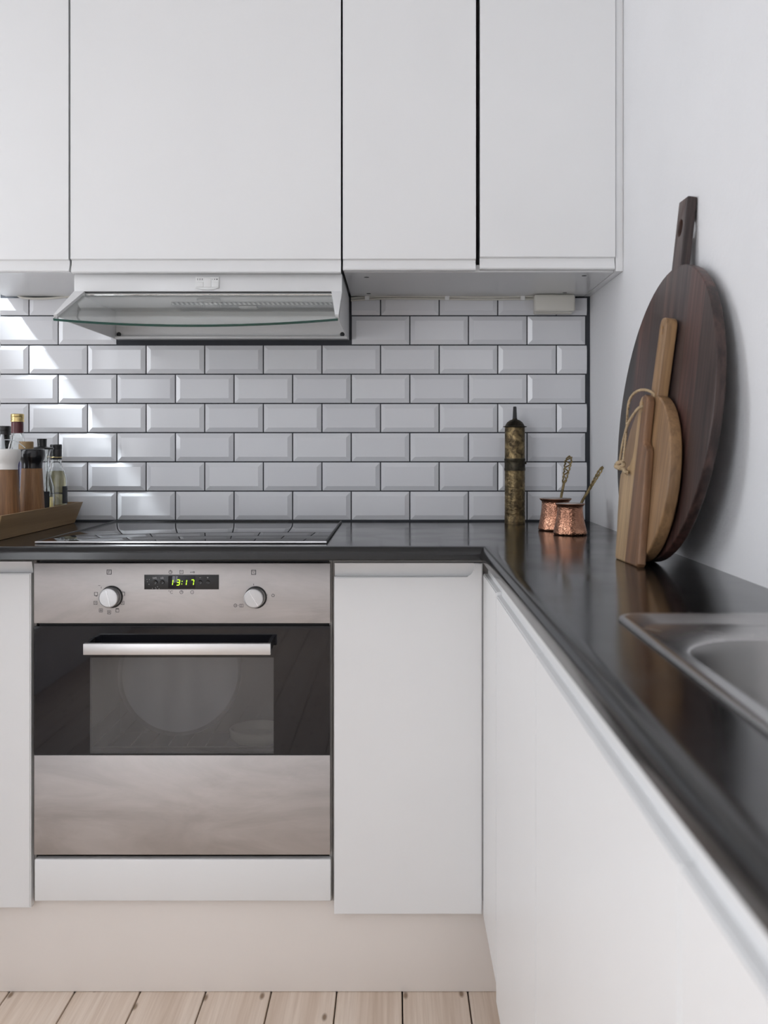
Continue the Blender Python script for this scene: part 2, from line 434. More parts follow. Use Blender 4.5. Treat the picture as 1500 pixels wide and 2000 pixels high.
for x in (h0, h1): bm.faces.new([bm.verts.new(p) for p in ((x, g0, WT), (x, g1, WT), (x, g1, WBOT), (x, g0, WBOT))])
for y in (g0, g1): bm.faces.new([bm.verts.new(p) for p in ((h0, y, WT), (h1, y, WT), (h1, y, WBOT), (h0, y, WBOT))])
bm.faces.new([bm.verts.new(p) for p in ((WLX, iy, WT), (WLX, -0.0003, WT), (WLX, -0.0003, WBOT), (WLX, iy, WBOT))])
bmesh.ops.remove_doubles(bm, verts=bm.verts, dist=1e-5)
tag(finish('worktop', bm, WORKTOP, None, 35), 'black stained wood worktop running round the corner of the kitchen', 'worktop')

# ------------------------------------------------------------------ lower cabinets
DY = -0.565                                             # front plane of the doors on the back run
DXR = 0.176                                             # front plane of the doors on the right run
def door_back(parent, x0, x1, z0, z1, rec_z, rec_x0, rec_x1, round_r):
    """door with a finger recess cut into its top edge; front layer notched, back layer whole"""
    bm = bmesh.new()
    fy, my, by = DY, DY + 0.0155, DY + 0.019
    pts = [(x0, z0), (x1, z0), (x1, z1)]
    if rec_x1 < x1 - 0.002:
        pts += [(rec_x1, z1)]
        for k in range(7):
            a = math.radians(90 * k / 6); pts.append((rec_x1 - round_r + round_r * math.cos(a), rec_z + round_r - round_r * math.sin(a)))
    else: pts[2] = (x1, rec_z)
    pts += [(x0, rec_z)]
    f0, f1 = prism(bm, pts, lambda u, v, d: (u, d, v), fy, my)
    bmesh.ops.bevel(bm, geom=list(f0.edges), offset=0.0022, segments=2, affect='EDGES')
    box(bm, x0 + 0.0005, x1 - 0.0005, my, by, z0 + 0.0005, rec_z + 0.001)
    prism(bm, [(fy + 0.0065, z1), (fy + 0.0150, rec_z + 0.001), (by, rec_z + 0.001), (by, z1)], lambda u, v, d: (d, u, v), x0 + 0.0005, x1 - 0.0005)
    return finish('door', bm, WHITE, parent, 30)
ZR = CAMZ - 0.2285
PB = 0.155                                              # underside of the carcasses
# narrow cabinet left of the oven
c = thing('base_cabinet', 'narrow white base cabinet left of the oven', 'cabinet', (-0.88, -0.30, 0.0))
rel(c, bx('body', RAIL, None, -1.030, -0.7335, DY + 0.020, -0.012, az(1768, DY), WBOT - 0.0005))
rel(c, door_back(None, -1.030, ax(60, DY), az(1773.5, DY), az(1097.5, DY), az(1120, DY), -1.03, 9, 0.012))
# cabinet between oven and corner
c = thing('base_cabinet', 'white base cabinet with recessed grip between oven and corner', 'cabinet', (0.03, -0.30, 0.0))
rel(c, bx('body', RAIL, None, -0.1265, 0.20, DY + 0.020, -0.012, az(1768, DY), WBOT - 0.0005))
rel(c, door_back(None, ax(652.5, DY), ax(942.5, DY), az(1786, DY), az(1100.5, DY), az(1127, DY), ax(652.5, DY), ax(926, DY), 0.014))
# oven housing with its white panel below
c = thing('oven_housing', 'white panel and carcass below and around the built-in oven', 'cabinet', (-0.43, -0.30, 0.0))
bm = bmesh.new()
box(bm, -0.7325, -0.7275, DY + 0.020, -0.012, az(1768, DY), WBOT - 0.0005); box(bm, -0.1335, -0.1275, DY + 0.020, -0.012, az(1768, DY), WBOT - 0.0005)
box(bm, -0.7275, -0.1335, DY + 0.020, -0.012, az(1768, DY), az(1700, DY)); box(bm, -0.7275, -0.1335, -0.03, -0.012, az(1700, DY), WBOT - 0.0005)
rel(c, finish('body', bm, RAIL))
rel(c, bx('drawer_front', WHITE, None, ax(67, DY), ax(646, DY), DY, DY + 0.019, az(1760.5, DY), az(1678.5, DY), 0.0025, 3))
# plinth
tag(bx('plinth', PLINTH, None, -1.03, 0.26, YT, YT + 0.018, 0.0008, az(1768, DY) - 0.0005, 0.001), 'beige painted plinth along the floor under the oven', 'plinth')
# right run: fronts face the room
def door_right(parent, y0, y1, z0, z1, rec_z):
    bm = bmesh.new(); y0 += 0.001; y1 -= 0.001
    pts = [(y0, z0), (y1, z0), (y1, rec_z), (y0, rec_z)]
    f0, f1 = prism(bm, pts, lambda u, v, d: (d, u, v), DXR, DXR + 0.010)
    bmesh.ops.bevel(bm, geom=list(f0.edges), offset=0.0018, segments=2, affect='EDGES')
    box(bm, DXR + 0.010, DXR + 0.019, y0, y1, z0, z1)
    return finish('door', bm, WHITE, parent, 40)
RUN = [(DY - 0.0015, -0.818, az(1787, DY), 'slim white corner filler cabinet beside the oven run'),
       (-0.818, -1.298, CAMZ - 0.967, 'white cabinet front under the worktop next to the corner filler'),
       (-1.298, -1.915, CAMZ - 0.967, 'white sink cabinet front under the steel sink'),
       (-1.915, -2.515, CAMZ - 0.967, 'blurred white cabinet front nearest the viewer under the worktop')]
for i, (ya, yb, zb, lab) in enumerate(RUN):
    c = thing('base_cabinet', lab, 'cabinet', (0.34, (ya + yb) / 2, 0.0))
    bm = bmesh.new()
    x1 = RX - 0.004; top = WBOT - 0.0005
    if i == 0:
        box(bm, DXR + 0.021, x1, yb + 0.0005, DY - 0.004, 0.1545, top)
    elif i == 2:                                         # open top, the bowl hangs inside
        box(bm, DXR + 0.020, DXR + 0.036, yb, ya, 0.13, top); box(bm, x1 - 0.01, x1, yb, ya, 0.13, top)
        box(bm, DXR + 0.036, x1 - 0.01, yb, yb + 0.016, 0.13, top); box(bm, DXR + 0.036, x1 - 0.01, ya - 0.016, ya, 0.13, top)
        box(bm, DXR + 0.036, x1 - 0.01, yb, ya, 0.13, 0.146)
    else: box(bm, DXR + 0.020, x1, yb, ya, 0.13, top)
    rel(c, finish('body', bm, CARCASS))
    rel(c, door_right(None, yb, ya, zb, ZR, CAMZ - (0.258 if i else 0.252)))
tag(bx('plinth', PLINTH, None, DXR + 0.11, DXR + 0.128, -2.515, YT - 0.02, 0.0008, 0.128, 0.001), 'beige plinth set back under the sink run', 'plinth')

# ------------------------------------------------------------------ wall cabinets
UY = -0.376
def door_upper(parent, x0, x1, z0, z1, zlip):
    """door with a scooped grip along its lower edge (profile swept in X)"""
    y = UY
    pr = [(y, z1), (y, zlip + 0.0012), (y + 0.0012, zlip), (y + 0.0085, zlip - 0.0012), (y + 0.0088, zlip - 0.006), (y + 0.0075, zlip - 0.012), (y + 0.0050, zlip - 0.018),
          (y + 0.003, z0 + 0.003), (y + 0.0045, z0 + 0.0005), (y + 0.006, z0), (y + 0.019, z0), (y + 0.019, z1)]
    bm = bmesh.new()
    prism(bm, pr, lambda u, v, d: (d, u, v), x0, x1)
    return finish('door', bm, WHITE, parent, 25)
ZU1 = 2.45
UB = UNDER
def wall_cab(label, bx0, bx1, doors, bottom=None):
    c = thing('wall_cabinet', label, 'cabinet', ((bx0 + bx1) / 2, -0.01, UB))
    bm = bmesh.new(); ya, yb = UY + 0.022, -0.0066; t_ = 0.016
    box(bm, bx0, bx0 + t_, ya, yb, UB, ZU1); box(bm, bx1 - t_, bx1, ya, yb, UB, ZU1)
    box(bm, bx0 + t_, bx1 - t_, ya, yb, UB, UB + t_); box(bm, bx0 + t_, bx1 - t_, ya, yb, ZU1 - t_, ZU1); box(bm, bx0 + t_, bx1 - t_, yb - 0.006, yb, UB + t_, ZU1 - t_)
    rel(c, finish('body', bm, CARCASS))
    for x0, x1, yb_, yl in doors: rel(c, door_upper(None, x0, x1, az(yb_, UY), ZU1, az(yl, UY)))
    return c
wall_cab('white wall cabinet left of the extractor hood', -1.005, -0.7225, [(-1.005, ax(133.5, UY), 530, 507)])
wall_cab('wide white wall cabinet directly above the extractor hood', -0.7145, -0.1215, [(ax(137.5, UY), ax(665.5, UY), 532, 506)])
cr = wall_cab('white two-door wall cabinet between the hood and plaster wall', -0.1140, 0.4855, [(ax(669.5, UY), ax(929.5, UY), 527, 506), (ax(937.5, UY), ax(1202, UY), 525, 502)])
for px, py in ((716, 541.5), (1141, 538.5), (720, 573.5), (1103, 571.5)):
    yy = CAMY + 0.391 * FPX / (VY - py); x = ax(px, yy); bm = bmesh.new(); lathe(bm, [(0.0055, 0), (0.0055, -0.0006), (0, -0.0006)], 14, (x, yy, UB))
    rel(cr, finish('screw_cap', bm, DARKM))
tag(bx('filler_strip', WHITE, None, 0.487, 0.5035, UY + 0.008, -0.0065, UB, ZU1, 0.0008), 'slim white filler strip between wall cabinet and plaster wall', 'trim')

# ------------------------------------------------------------------ extractor hood
HL, HR = ax(145, -0.345), ax(668, -0.345)
hz_top, hz_f, hz_b = CAMZ + 0.3885, CAMZ + 0.349, CAMZ + 0.279
hood = thing('extractor_hood', 'white extractor hood with bowed glass visor above the hob', 'hood', ((HL + HR) / 2, -0.01, hz_b))
HW = m_white('hood enamel', (0.78, 0.78, 0.78), 0.25)
rel(hood, bx('front_panel', HW, None, HL, HR, -0.347, -0.335, hz_f, hz_top, 0.0015))
sidep = [(-0.002, hz_top - 0.001), (-0.334, hz_top - 0.001), (-0.334, hz_f - 0.001), (-0.470, hz_b - 0.0008), (-0.462, hz_b - 0.004), (-0.002, hz_b)]
for x0, x1 in ((HL, HL + 0.003), (HR - 0.003, HR)):
    bm = bmesh.new(); prism(bm, sidep, lambda u, v, d: (d, u, v), x0, x1); rel(hood, finish('side_panel', bm, HW))
rel(hood, bx('top_panel', HW, None, HL + 0.003, HR - 0.003, -0.335, -0.002, hz_top - 0.004, hz_top - 0.001))
rel(hood, bx('inner_ceiling', HW, None, HL + 0.003, HR - 0.003, -0.335, -0.03, hz_f - 0.004, hz_f - 0.001))
rel(hood, bx('back_panel', HW, None, HL + 0.003, HR - 0.003, -0.030, -0.022, hz_b + 0.006, hz_f))
rel(hood, bx('bottom_lip', HW, None, HL + 0.003, HR - 0.003, -0.042, -0.002, hz_b, hz_b + 0.006, 0.001))
for sgn, xo in ((1, HL), (-1, HR)):                       # tapered arms carrying the visor
    bm = bmesh.new(); lo = []
    for t in (0, 1):
        yy = -0.347 + (-0.478 + 0.347) * t; zz = hz_f + (hz_b - hz_f) * t; wd = 0.0235 * (1 - t) + 0.007 * t
        lo.append([(xo, yy, zz + 0.001), (xo + sgn * wd, yy, zz + 0.001), (xo + sgn * wd, yy + 0.006, zz - 0.006), (xo, yy + 0.006, zz - 0.006)])
    loft(bm, lo, True, True, True); rel(hood, finish('visor_arm', bm, WHITE))
rel(hood, bx('dark_strip', DARKM, None, HL + 0.024, HR - 0.024, -0.3478, -0.336, hz_f - 0.0016, hz_f - 0.0001))  # thin dark strip along the joint of front panel and glass
# glass: a sloping sheet whose front edge bows forward
bm = bmesh.new(); top_, bot_ = [], []
NB = 24; sl = Vector((0, -0.131, hz_b - hz_f)).normalized(); nr = Vector((0, sl.z, -sl.y)).normalized()
if nr.z < 0: nr = -nr
gx0, gx1 = HL + 0.001, HR - 0.001
base = Vector((0, -0.3475, hz_f - 0.0022)); L0 = 0.1535
outl = [(gx0 + 0.022, 0.002), (gx1 - 0.022, 0.002)] + [(gx1 + (gx0 - gx1) * i / NB, L0 + 0.036 * (1 - (2 * i / NB - 1) ** 2)) for i in range(NB + 1)]
prism(bm, outl, lambda u, v, d: Vector((u, 0, 0)) + base + sl * v + nr * d, -0.0085, -0.0035)
vis = rel(hood, finish('glass_visor', bm, VISOR))
bm = bmesh.new(); lo = []
for i in range(NB + 1):
    u, v = outl[2 + i]; c0 = Vector((u, 0, 0)) + base + sl * (v + 0.0004)
    lo.append([c0 + nr * -0.0087, c0 + nr * -0.0033, c0 + sl * 0.0012 + nr * -0.004, c0 + sl * 0.0012 + nr * -0.008])
loft(bm, lo, True, True, True)
rel(hood, finish('glass_edge', bm, GLEDGE, label='dark green polished edge of the visor'))
rel(hood, bx('grease_filter', MESHF, None, ax(335, -0.19), HR - 0.030, -0.193, -0.082, hz_f - 0.010, hz_f - 0.0042, 0.001))
rel(hood, bx('lamp_lens', WPLAS, None, ax(470, -0.15), ax(506, -0.15), -0.185, -0.155, hz_f - 0.016, hz_f - 0.0101, 0.004))
for px_ in (232, 668.5):
    bm = bmesh.new(); lathe(bm, [(0, 0.003), (0.0045, 0.002), (0.006, 0)], 14)
    bmesh.ops.rotate(bm, verts=bm.verts, cent=(0, 0, 0), matrix=Matrix.Rotation(math.radians(90), 3, 'X'))
    bmesh.ops.translate(bm, verts=bm.verts, vec=(ax(px_, -0.031), -0.0302, az(653, -0.031)))
    rel(hood, finish('screw', bm, BLACK, None, 40))
# switch unit
sx0, sz0 = at(382, 566, -0.35); sx1, sz1 = at(428, 541, -0.35)
sw_pts = [(sx0, sz1), (sx0, sz0 + 0.004)] + [(sx0 + (sx1 - sx0) * i / 8, sz0 + 0.004 * (2 * i / 8 - 1) ** 2) for i in range(1, 8)] + [(sx1, sz0 + 0.004), (sx1, sz1)]
bm = bmesh.new(); f0, f1 = prism(bm, sw_pts, lambda u, v, d: (u, d, v), -0.352, -0.3465)
bmesh.ops.bevel(bm, geom=list(f0.edges), offset=0.0012, segments=2, affect='EDGES')
sw = rel(hood, finish('switch_plate', bm, WPLAS, None, 40))
w3 = (sx1 - sx0) / 3
for i in range(3):
    rel(hood, bx('switch_button', WPLAS, None, sx0 + 0.002 + i * w3 * 0.98, sx0 + 0.001 + (i + 1) * w3 * 0.98 - 0.0004, -0.3535, -0.3515, sz0 + 0.0055, sz1 - (0.012 if i != 1 else 0.003), 0.0006))
bm = bmesh.new()
for i in range(3):
    box(bm, sx0 + 0.0045 + i * 0.0050, sx0 + 0.0056 + i * 0.0050, -0.3523, -0.3519, sz1 - 0.0075, sz1 - 0.0035)
    r = 0.0007 + 0.0004 * i
    cx = sx1 - 0.0145 + i * 0.0050
    bmesh.ops.create_circle(bm, cap_ends=True, segments=10, radius=r, matrix=Matrix.Translation((cx, -0.3523, sz1 - 0.0055)) @ Matrix.Rotation(math.radians(90), 4, 'X'))
rel(hood, finish('switch_marks', bm, INK))['kind'] = 'stuff'

# ------------------------------------------------------------------ cables and junction box under the cabinets
cb = thing('power_cable', 'twin white cables clipped along the tiles to the junction box', 'cable', (0.1, -0.012, UB - 0.012))
zc = az(583, 0)
for dz, dy in ((0.0028, -0.0095), (-0.0030, -0.0100)):
    pts = [(ax(p, 0), dy, zc + dz + o_) for p, o_ in ((686, -0.0035), (717, -0.001), (760, 0.0012), (820, 0.001), (873, 0.0), (940, -0.001), (1020, 0.0), (1052, 0.0))]
    bm = bmesh.new(); tube(bm, spline(pts, 6), 0.0027, 8); rel(cb, finish('cable', bm, CREAM, None, 60))
for p in (717, 873, 1020):
    rel(cb, bx('cable_clip', WPLAS, None, ax(p - 4.5, 0), ax(p + 4.5, 0), -0.0150, -0.006, zc - 0.0065, zc + 0.0075, 0.0015))
bm = bmesh.new(); tube(bm, spline([(ax(38, 0), -0.013, az(578, 0)), (ax(48, 0), -0.013, az(583, 0)), (ax(75, 0), -0.011, az(584.5, 0)), (ax(110, 0), -0.010, az(583, 0)), (ax(150, 0), -0.010, az(579.5, 0)), (ax(180, 0), -0.010, az(581, 0)), (ax(226, 0), -0.010, az(582, 0))], 8), 0.0032, 8)
tag(finish('power_cable', bm, CREAM, None, 60), 'white cable sagging under the wall cabinet left of the hood', 'cable')
jy = -0.052
jb = thing('junction_box', 'cream plastic junction box under the wall cabinet corner', 'junction box', (ax(1084, jy), -0.01, az(612, jy)))
jx0, jx1 = ax(1044, jy), ax(1124, jy); jz0, jz1 = az(611, jy), UB - 0.0006
rel(jb, bx('lid', CREAM, None, jx0, jx1, jy, jy + 0.022, jz0 + 0.004, jz1, 0.006, 3))
rel(jb, bx('back_box', CREAM, None, jx0 + 0.003, jx1 - 0.003, jy + 0.0215, -0.0066, jz0 + 0.001, jz1 - 0.002, 0.004, 3))

# ------------------------------------------------------------------ oven
OY = DY - 0.002
oven = thing('built_in_oven', 'stainless steel built-in oven with black glass door and clock', 'oven', (-0.43, -0.30, az(1672, DY)))
ox0, ox1 = ax(66, OY), ax(645, OY)
def oz(y): return az(y, OY)
def oxx(x): return ax(x, OY)
rel(oven, bx('control_panel', STEEL, None, ox0, ox1, OY, OY + 0.020, oz(1217.5), oz(1100), 0.0012))
rel(oven, bx('door_panel', STEEL, None, ox0, ox1, OY, OY + 0.020, oz(1670), oz(1475), 0.0018, label='smeared brushed steel lower panel'))
bm = bmesh.new()                                          # cavity, open to the front
cx0, cx1, cz0, cz1 = oxx(110), oxx(600), oz(1560), oz(1262); cyf, cyb = OY + 0.026, -0.10
box(bm, cx0 - .01, cx0, cyf, cyb, cz0, cz1); box(bm, cx1, cx1 + .01, cyf, cyb, cz0, cz1)
box(bm, cx0, cx1, cyb - .01, cyb, cz0, cz1); box(bm, cx0 - .01, cx1 + .01, cyf, cyb, cz0 - .01, cz0); box(bm, cx0 - .01, cx1 + .01, cyf, cyb, cz1, cz1 + .01)
rel(oven, finish('cavity', bm, CAVITY))
rel(oven, bx('chassis', DARKM, None, ox0 + 0.004, ox1 - 0.004, OY + 0.021, OY + 0.05, cz1 + 0.0105, oz(1096), 0))
rel(oven, bx('chassis', DARKM, None, ox0 + 0.008, ox1 - 0.008, OY + 0.021, OY + 0.03, oz(1676), cz0 - 0.0105, 0))
wx0, wx1, wz0, wz1 = oxx(175), oxx(534.5), oz(1472), oz(1284)
bm = bmesh.new()
gx0_, gx1_ = ox0 + 0.0005, ox1 - 0.0005; gz0, gz1 = oz(1474.5), oz(1224)
for x0, x1, z0, z1 in ((gx0_, wx0, gz0, gz1), (wx1, gx1_, gz0, gz1), (wx0, wx1, wz1, gz1), (wx0, wx1, gz0, wz0)):
    box(bm, x0, x1, OY + 0.0005, OY + 0.018, z0, z1)
dg = rel(oven, finish('door_glass', bm, BLACKGL))
rel(oven, bx('door_trim', DARKM, None, ox0 + 0.001, ox1 - 0.001, OY + 0.001, OY + 0.004, oz(1225), oz(1223.4)))
rel(oven, bx('door_window', OVENPANE, None, wx0, wx1, OY + 0.0012, OY + 0.0052, wz0, wz1))
for zz in (oz(1474),):
    bm = bmesh.new()
    tube(bm, [(cx0, OY + 0.05, zz), (cx1, OY + 0.05, zz)], 0.0022, 6)
    for i in range(13):
        x = cx0 + 0.02 + i * (cx1 - cx0 - 0.04) / 12; tube(bm, [(x, OY + 0.05, zz + 0.003), (x, cyb - 0.02, zz + 0.003)], 0.0012, 5)
    rel(oven, finish('rack', bm, CHROME, None, 60))
# handle: flat bar on two angled posts
hy = OY - 0.052
hx0, hx1 = ax(162, hy), ax(528.5, hy); hz0, hz1 = az(1279.5, hy), az(1257.5, hy)
hd = rel(oven, bx('handle', SATIN, None, hx0, hx1, hy, hy + 0.011, hz0, hz1, 0.0012, label='flat satin steel bar handle'))
for xa, xb in ((hx0 + 0.001, hx0 + 0.007), (hx1 - 0.007, hx1 - 0.001)):
    bm = bmesh.new(); zt = oz(1246); s_ = 0.002
    loft(bm, [[(xa, hy + 0.009, hz0 + 0.004), (xb, hy + 0.009, hz0 + 0.004), (xb, hy + 0.009, hz1 - 0.001), (xa, hy + 0.009, hz1 - 0.001)],
              [(xa, OY + 0.0004, hz0 + 0.008), (xb, OY + 0.0004, hz0 + 0.008), (xb, OY + 0.0004, hz1 + 0.002), (xa, OY + 0.0004, hz1 + 0.002)]], True, True, True)
    rel(oven, finish('handle_post', bm, BLACK))
# knobs
def knob(px_, py_, ang):
    cx, cz = at(px_, py_, OY - 0.018)
    bm = bmesh.new()
    lathe(bm, [(0.0195, 0.0), (0.0195, 0.0165), (0.0188, 0.0178), (0.0178, 0.0180), (0.0172, 0.0174), (0, 0.0176)], 48)
    bmesh.ops.rotate(bm, verts=bm.verts, cent=(0, 0, 0), matrix=Matrix.Rotation(math.radians(90), 3, 'X'))
    bmesh.ops.translate(bm, verts=bm.verts, vec=(cx, OY - 0.0004, cz))
    kb = rel(oven, finish('knob', bm, KNOBF, None, 35))
    bm = bmesh.new(); d = Vector((math.sin(ang), 0, math.cos(ang))); p_ = Vector((d.z, 0, -d.x))
    a = [Vector((cx, 0, cz)) + d * r + p_ * q for r, q in ((-0.0165, -.0005), (-0.0165, .0005), (0.0165, .0005), (0.0165, -.0005))]
    prism(bm, [(0, 0), (1, 0), (2, 0), (3, 0)], lambda u, v, dd: (a[int(u)].x, dd, a[int(u)].z), OY - 0.0186, OY - 0.0176)
    mk = finish('marker', bm, CHROME); mk.parent = kb; mk.matrix_parent_inverse = Matrix.LocRotScale(oven.location, oven.rotation_euler, None).inverted() @ Matrix.Identity(4)
    mk.matrix_parent_inverse = (Matrix.LocRotScale(oven.location, None, None) @ kb.matrix_parent_inverse).inverted()
    bm = bmesh.new(); lathe(bm, [(0.0225, 0.0), (0.0215, 0.0012), (0.0192, 0.0012)], 40)
    bmesh.ops.rotate(bm, verts=bm.verts, cent=(0, 0, 0), matrix=Matrix.Rotation(math.radians(90), 3, 'X'))
    bmesh.ops.translate(bm, verts=bm.verts, vec=(cx + 0.002, OY - 0.0002, cz))
    rel(oven, finish('dark_knob_ring', bm, DARKM, None, 40))  # dark ring behind the knob, offset to the right
knob(211, 1168.5, math.radians(-14)); knob(495, 1169.5, math.radians(-32))
rel(oven, bx('pointer', BLACK, None, oxx(209), oxx(217), OY - 0.004, OY, oz(1152), oz(1146), 0.0005))
# clock display
disp = rel(oven, bx('display', BLACK, None, oxx(282), oxx(427.5), OY - 0.0012, OY + 0.001, oz(1151), oz(1122.5), 0.0003))
rel(oven, bx('clock_window', BLACKGL, None, oxx(329), oxx(381.5), OY - 0.0020, OY - 0.0013, oz(1149), oz(1125), 0.0002))
for p in (303.5, 317.5, 391.5, 406.5):
    bm = bmesh.new(); lathe(bm, [(0.0042, 0), (0.0042, 0.0020), (0.0034, 0.0026), (0, 0.0022)], 18)
    bmesh.ops.rotate(bm, verts=bm.verts, cent=(0, 0, 0), matrix=Matrix.Rotation(math.radians(90), 3, 'X'))
    bmesh.ops.translate(bm, verts=bm.verts, vec=(oxx(p), OY - 0.0013, oz(1137)))
    rel(oven, finish('button', bm, plain('button', (0.004, 0.004, 0.004), 0.25), None, 40))
bm = bmesh.new(); yl = OY - 0.0024
def seg(cx, cz, which):
    W2, H2, t = 0.0028, 0.0053, 0.00085
    S = {'a': (-W2, H2, W2, H2), 'b': (W2, H2, W2, 0), 'c': (W2, 0, W2, -H2), 'd': (-W2, -H2, W2, -H2), 'e': (-W2, 0, -W2, -H2), 'f': (-W2, H2, -W2, 0), 'g': (-W2, 0, W2, 0)}
    for s_ in which:
        x0, z0, x1, z1 = S[s_]
        if x0 == x1: z0, z1 = z0 - 0.0005, z1 + 0.0005; q = [(x0 - t, z0), (x0 + t, z0), (x0 + t, z1), (x0 - t, z1)]
        else: q = [(x0 + .0005, z0 - t), (x1 - .0005, z0 - t), (x1 - .0005, z0 + t), (x0 + .0005, z0 + t)]
        bm.faces.new([bm.verts.new((cx + x + z * 0.14, yl, cz + z)) for x, z in q])
zc_ = oz(1137.3)
for p, s_ in ((335.2, 'bc'), (348.5, 'abgcd'), (362.0, 'bc'), (376.0, 'abc')): seg(oxx(p), zc_, s_)
for dz in (0.0022, -0.0030):
    bm.faces.new([bm.verts.new((oxx(356.0) + x + dz * .14, yl, zc_ + dz + z)) for x, z in ((-.0008, -.0008), (.0008, -.0008), (.0008, .0008), (-.0008, .0008))])
rel(oven, finish('clock_digits', bm, LED, label='green seven-segment digits reading 13:17'))
# printed symbols
bm = bmesh.new(); yp = OY - 0.00035
fnp = lambda u, v: (u, yp, v)
def rectline(x, y, wpx, hpx, t=0.8):
    for a0, b0, a1, b1 in ((x - wpx / 2, y - hpx / 2, x + wpx / 2, y - hpx / 2 + t), (x - wpx / 2, y + hpx / 2 - t, x + wpx / 2, y + hpx / 2),
                           (x - wpx / 2, y - hpx / 2, x - wpx / 2 + t, y + hpx / 2), (x + wpx / 2 - t, y - hpx / 2, x + wpx / 2, y + hpx / 2)):
        bm.faces.new([bm.verts.new((oxx(p), yp, oz(q))) for p, q in ((a0, b0), (a1, b0), (a1, b1), (a0, b1))])
def bar(x0, y0, x1, y1): bm.faces.new([bm.verts.new((oxx(p), yp, oz(q))) for p, q in ((x0, y0), (x1, y0), (x1, y1), (x0, y1))])
def ringmark(x, y, r, a0=0, a1=360, t=0.9):
    n = 18; lo = []
    for i in range(n + 1):
        a = math.radians(a0 + (a1 - a0) * i / n); lo.append([(oxx(x + rr * math.cos(a)), yp, oz(y - rr * math.sin(a))) for rr in (r, r - t)])
    loft(bm, lo, False)
rectline(213.3, 1117.2, 9.5, 9.5, 1.2); text_bm(bm, 'F', 0.0085, fnp, oxx(213.3), oz(1117.4))
rectline(495.5, 1117.8, 9.5, 9.5, 1.2); text_bm(bm, '°C', 0.0070, fnp, oxx(495.5), oz(1118))
for x, y, kind in ((187.5, 1160, 'u'), (186.5, 1177.5, 'm'), (197, 1192, 'x'), (213.3, 1196, 'a'), (229.3, 1192, 't'), (239.5, 1177.5, 'a'), (240.5, 1160, 'c')):
    if kind == 'c': bar(238, 1156, 244, 1157); bar(243, 1156, 244, 1164); bar(237, 1163.5, 242, 1164.3)
    elif kind == 't': rectline(x, y, 6.5, 7.5, 0.7); bar(x - 3.2, y - 3.7, x + 3.2, y - 2)
    else:
        rectline(x, y, 7, 7, 0.7)
        if kind == 'm': bar(x - 2, y - 1.6, x + 2, y - 0.9); bar(x - 2, y + 0.9, x + 2, y + 1.6)
        if kind == 'x': bar(x - 2.5, y - .4, x + 2.5, y + .4); bar(x - .4, y - 2.5, x + .4, y + 2.5)
        if kind == 'a': text_bm(bm, 'A', 0.0058, fnp, oxx(x), oz(y))
        if kind == 'u': bar(x - 1, y + 3.5, x + 2.5, y + 4.5)
bar(192, 1143.3, 196, 1144); bar(197.5, 1146, 198.3, 1149.5); bar(495, 1140, 496, 1143.5)
ringmark(533.3, 1163, 3); bar(521.5, 1160.5, 522.2, 1163.5)
ringmark(459.8, 1182.5, 3.4); text_bm(bm, 'A', 0.0042, fnp, oxx(459.8), oz(1182.6)); bar(464.5, 1182, 466.5, 1182.7); rectline(471.5, 1182.7, 7.5, 6.0, 0.7); bar(470.8, 1180.5, 471.5, 1185)
ringmark(333, 1117.5, 3.6); bar(332.6, 1113, 333.4, 1117.5); bar(333, 1117, 336, 1117.8)
rectline(354.4, 1117.3, 7, 7.2, 0.8); text_bm(bm, 'P', 0.0048, fnp, oxx(354.4), oz(1117.4))
bar(371.5, 1117.1, 377, 1117.9); ringmark(378.7, 1117.5, 1.8); bar(371.8, 1117.5, 372.5, 1119.3)
text_bm(bm, '°C', 0.0088, fnp, oxx(333.2), oz(1156.8))
ringmark(354.4, 1156.5, 3.6); bar(354, 1153, 354.8, 1156.5); bar(354.4, 1156, 357.5, 1156.8)
ringmark(375.5, 1156.5, 3.6, 30, 340); bar(376, 1156.2, 379.3, 1157)
rel(oven, finish('symbols', bm, INK, label='dark printed oven symbols'))['kind'] = 'stuff'
bm = bmesh.new(); yp2 = OY - 0.0015
f2 = lambda u, v: (u, yp2, v)
text_bm(bm, 'set', 0.0072, f2, oxx(302.5), oz(1128.3)); text_bm(bm, 'ok', 0.0066, f2, oxx(317), oz(1128.3)); text_bm(bm, '–', 0.0066, f2, oxx(391.5), oz(1128)); text_bm(bm, '+', 0.0066, f2, oxx(406), oz(1128.3))
for p, q in ((287.5, 1131.5), (292, 1131.7), (288, 1136), (291.5, 1141), (298, 1149), (304, 1147.5), (308, 1146), (305, 1149.8), (311, 1149.5)):
    bm.faces.new([bm.verts.new((oxx(p + a * .55), yp2, oz(q + b * .55))) for a, b in ((-1, -1), (1, -1), (1, 1), (-1, 1))])
rel(oven, finish('display_print', bm, PALEINK, label='small pale lettering set ok minus plus'))['kind'] = 'stuff'
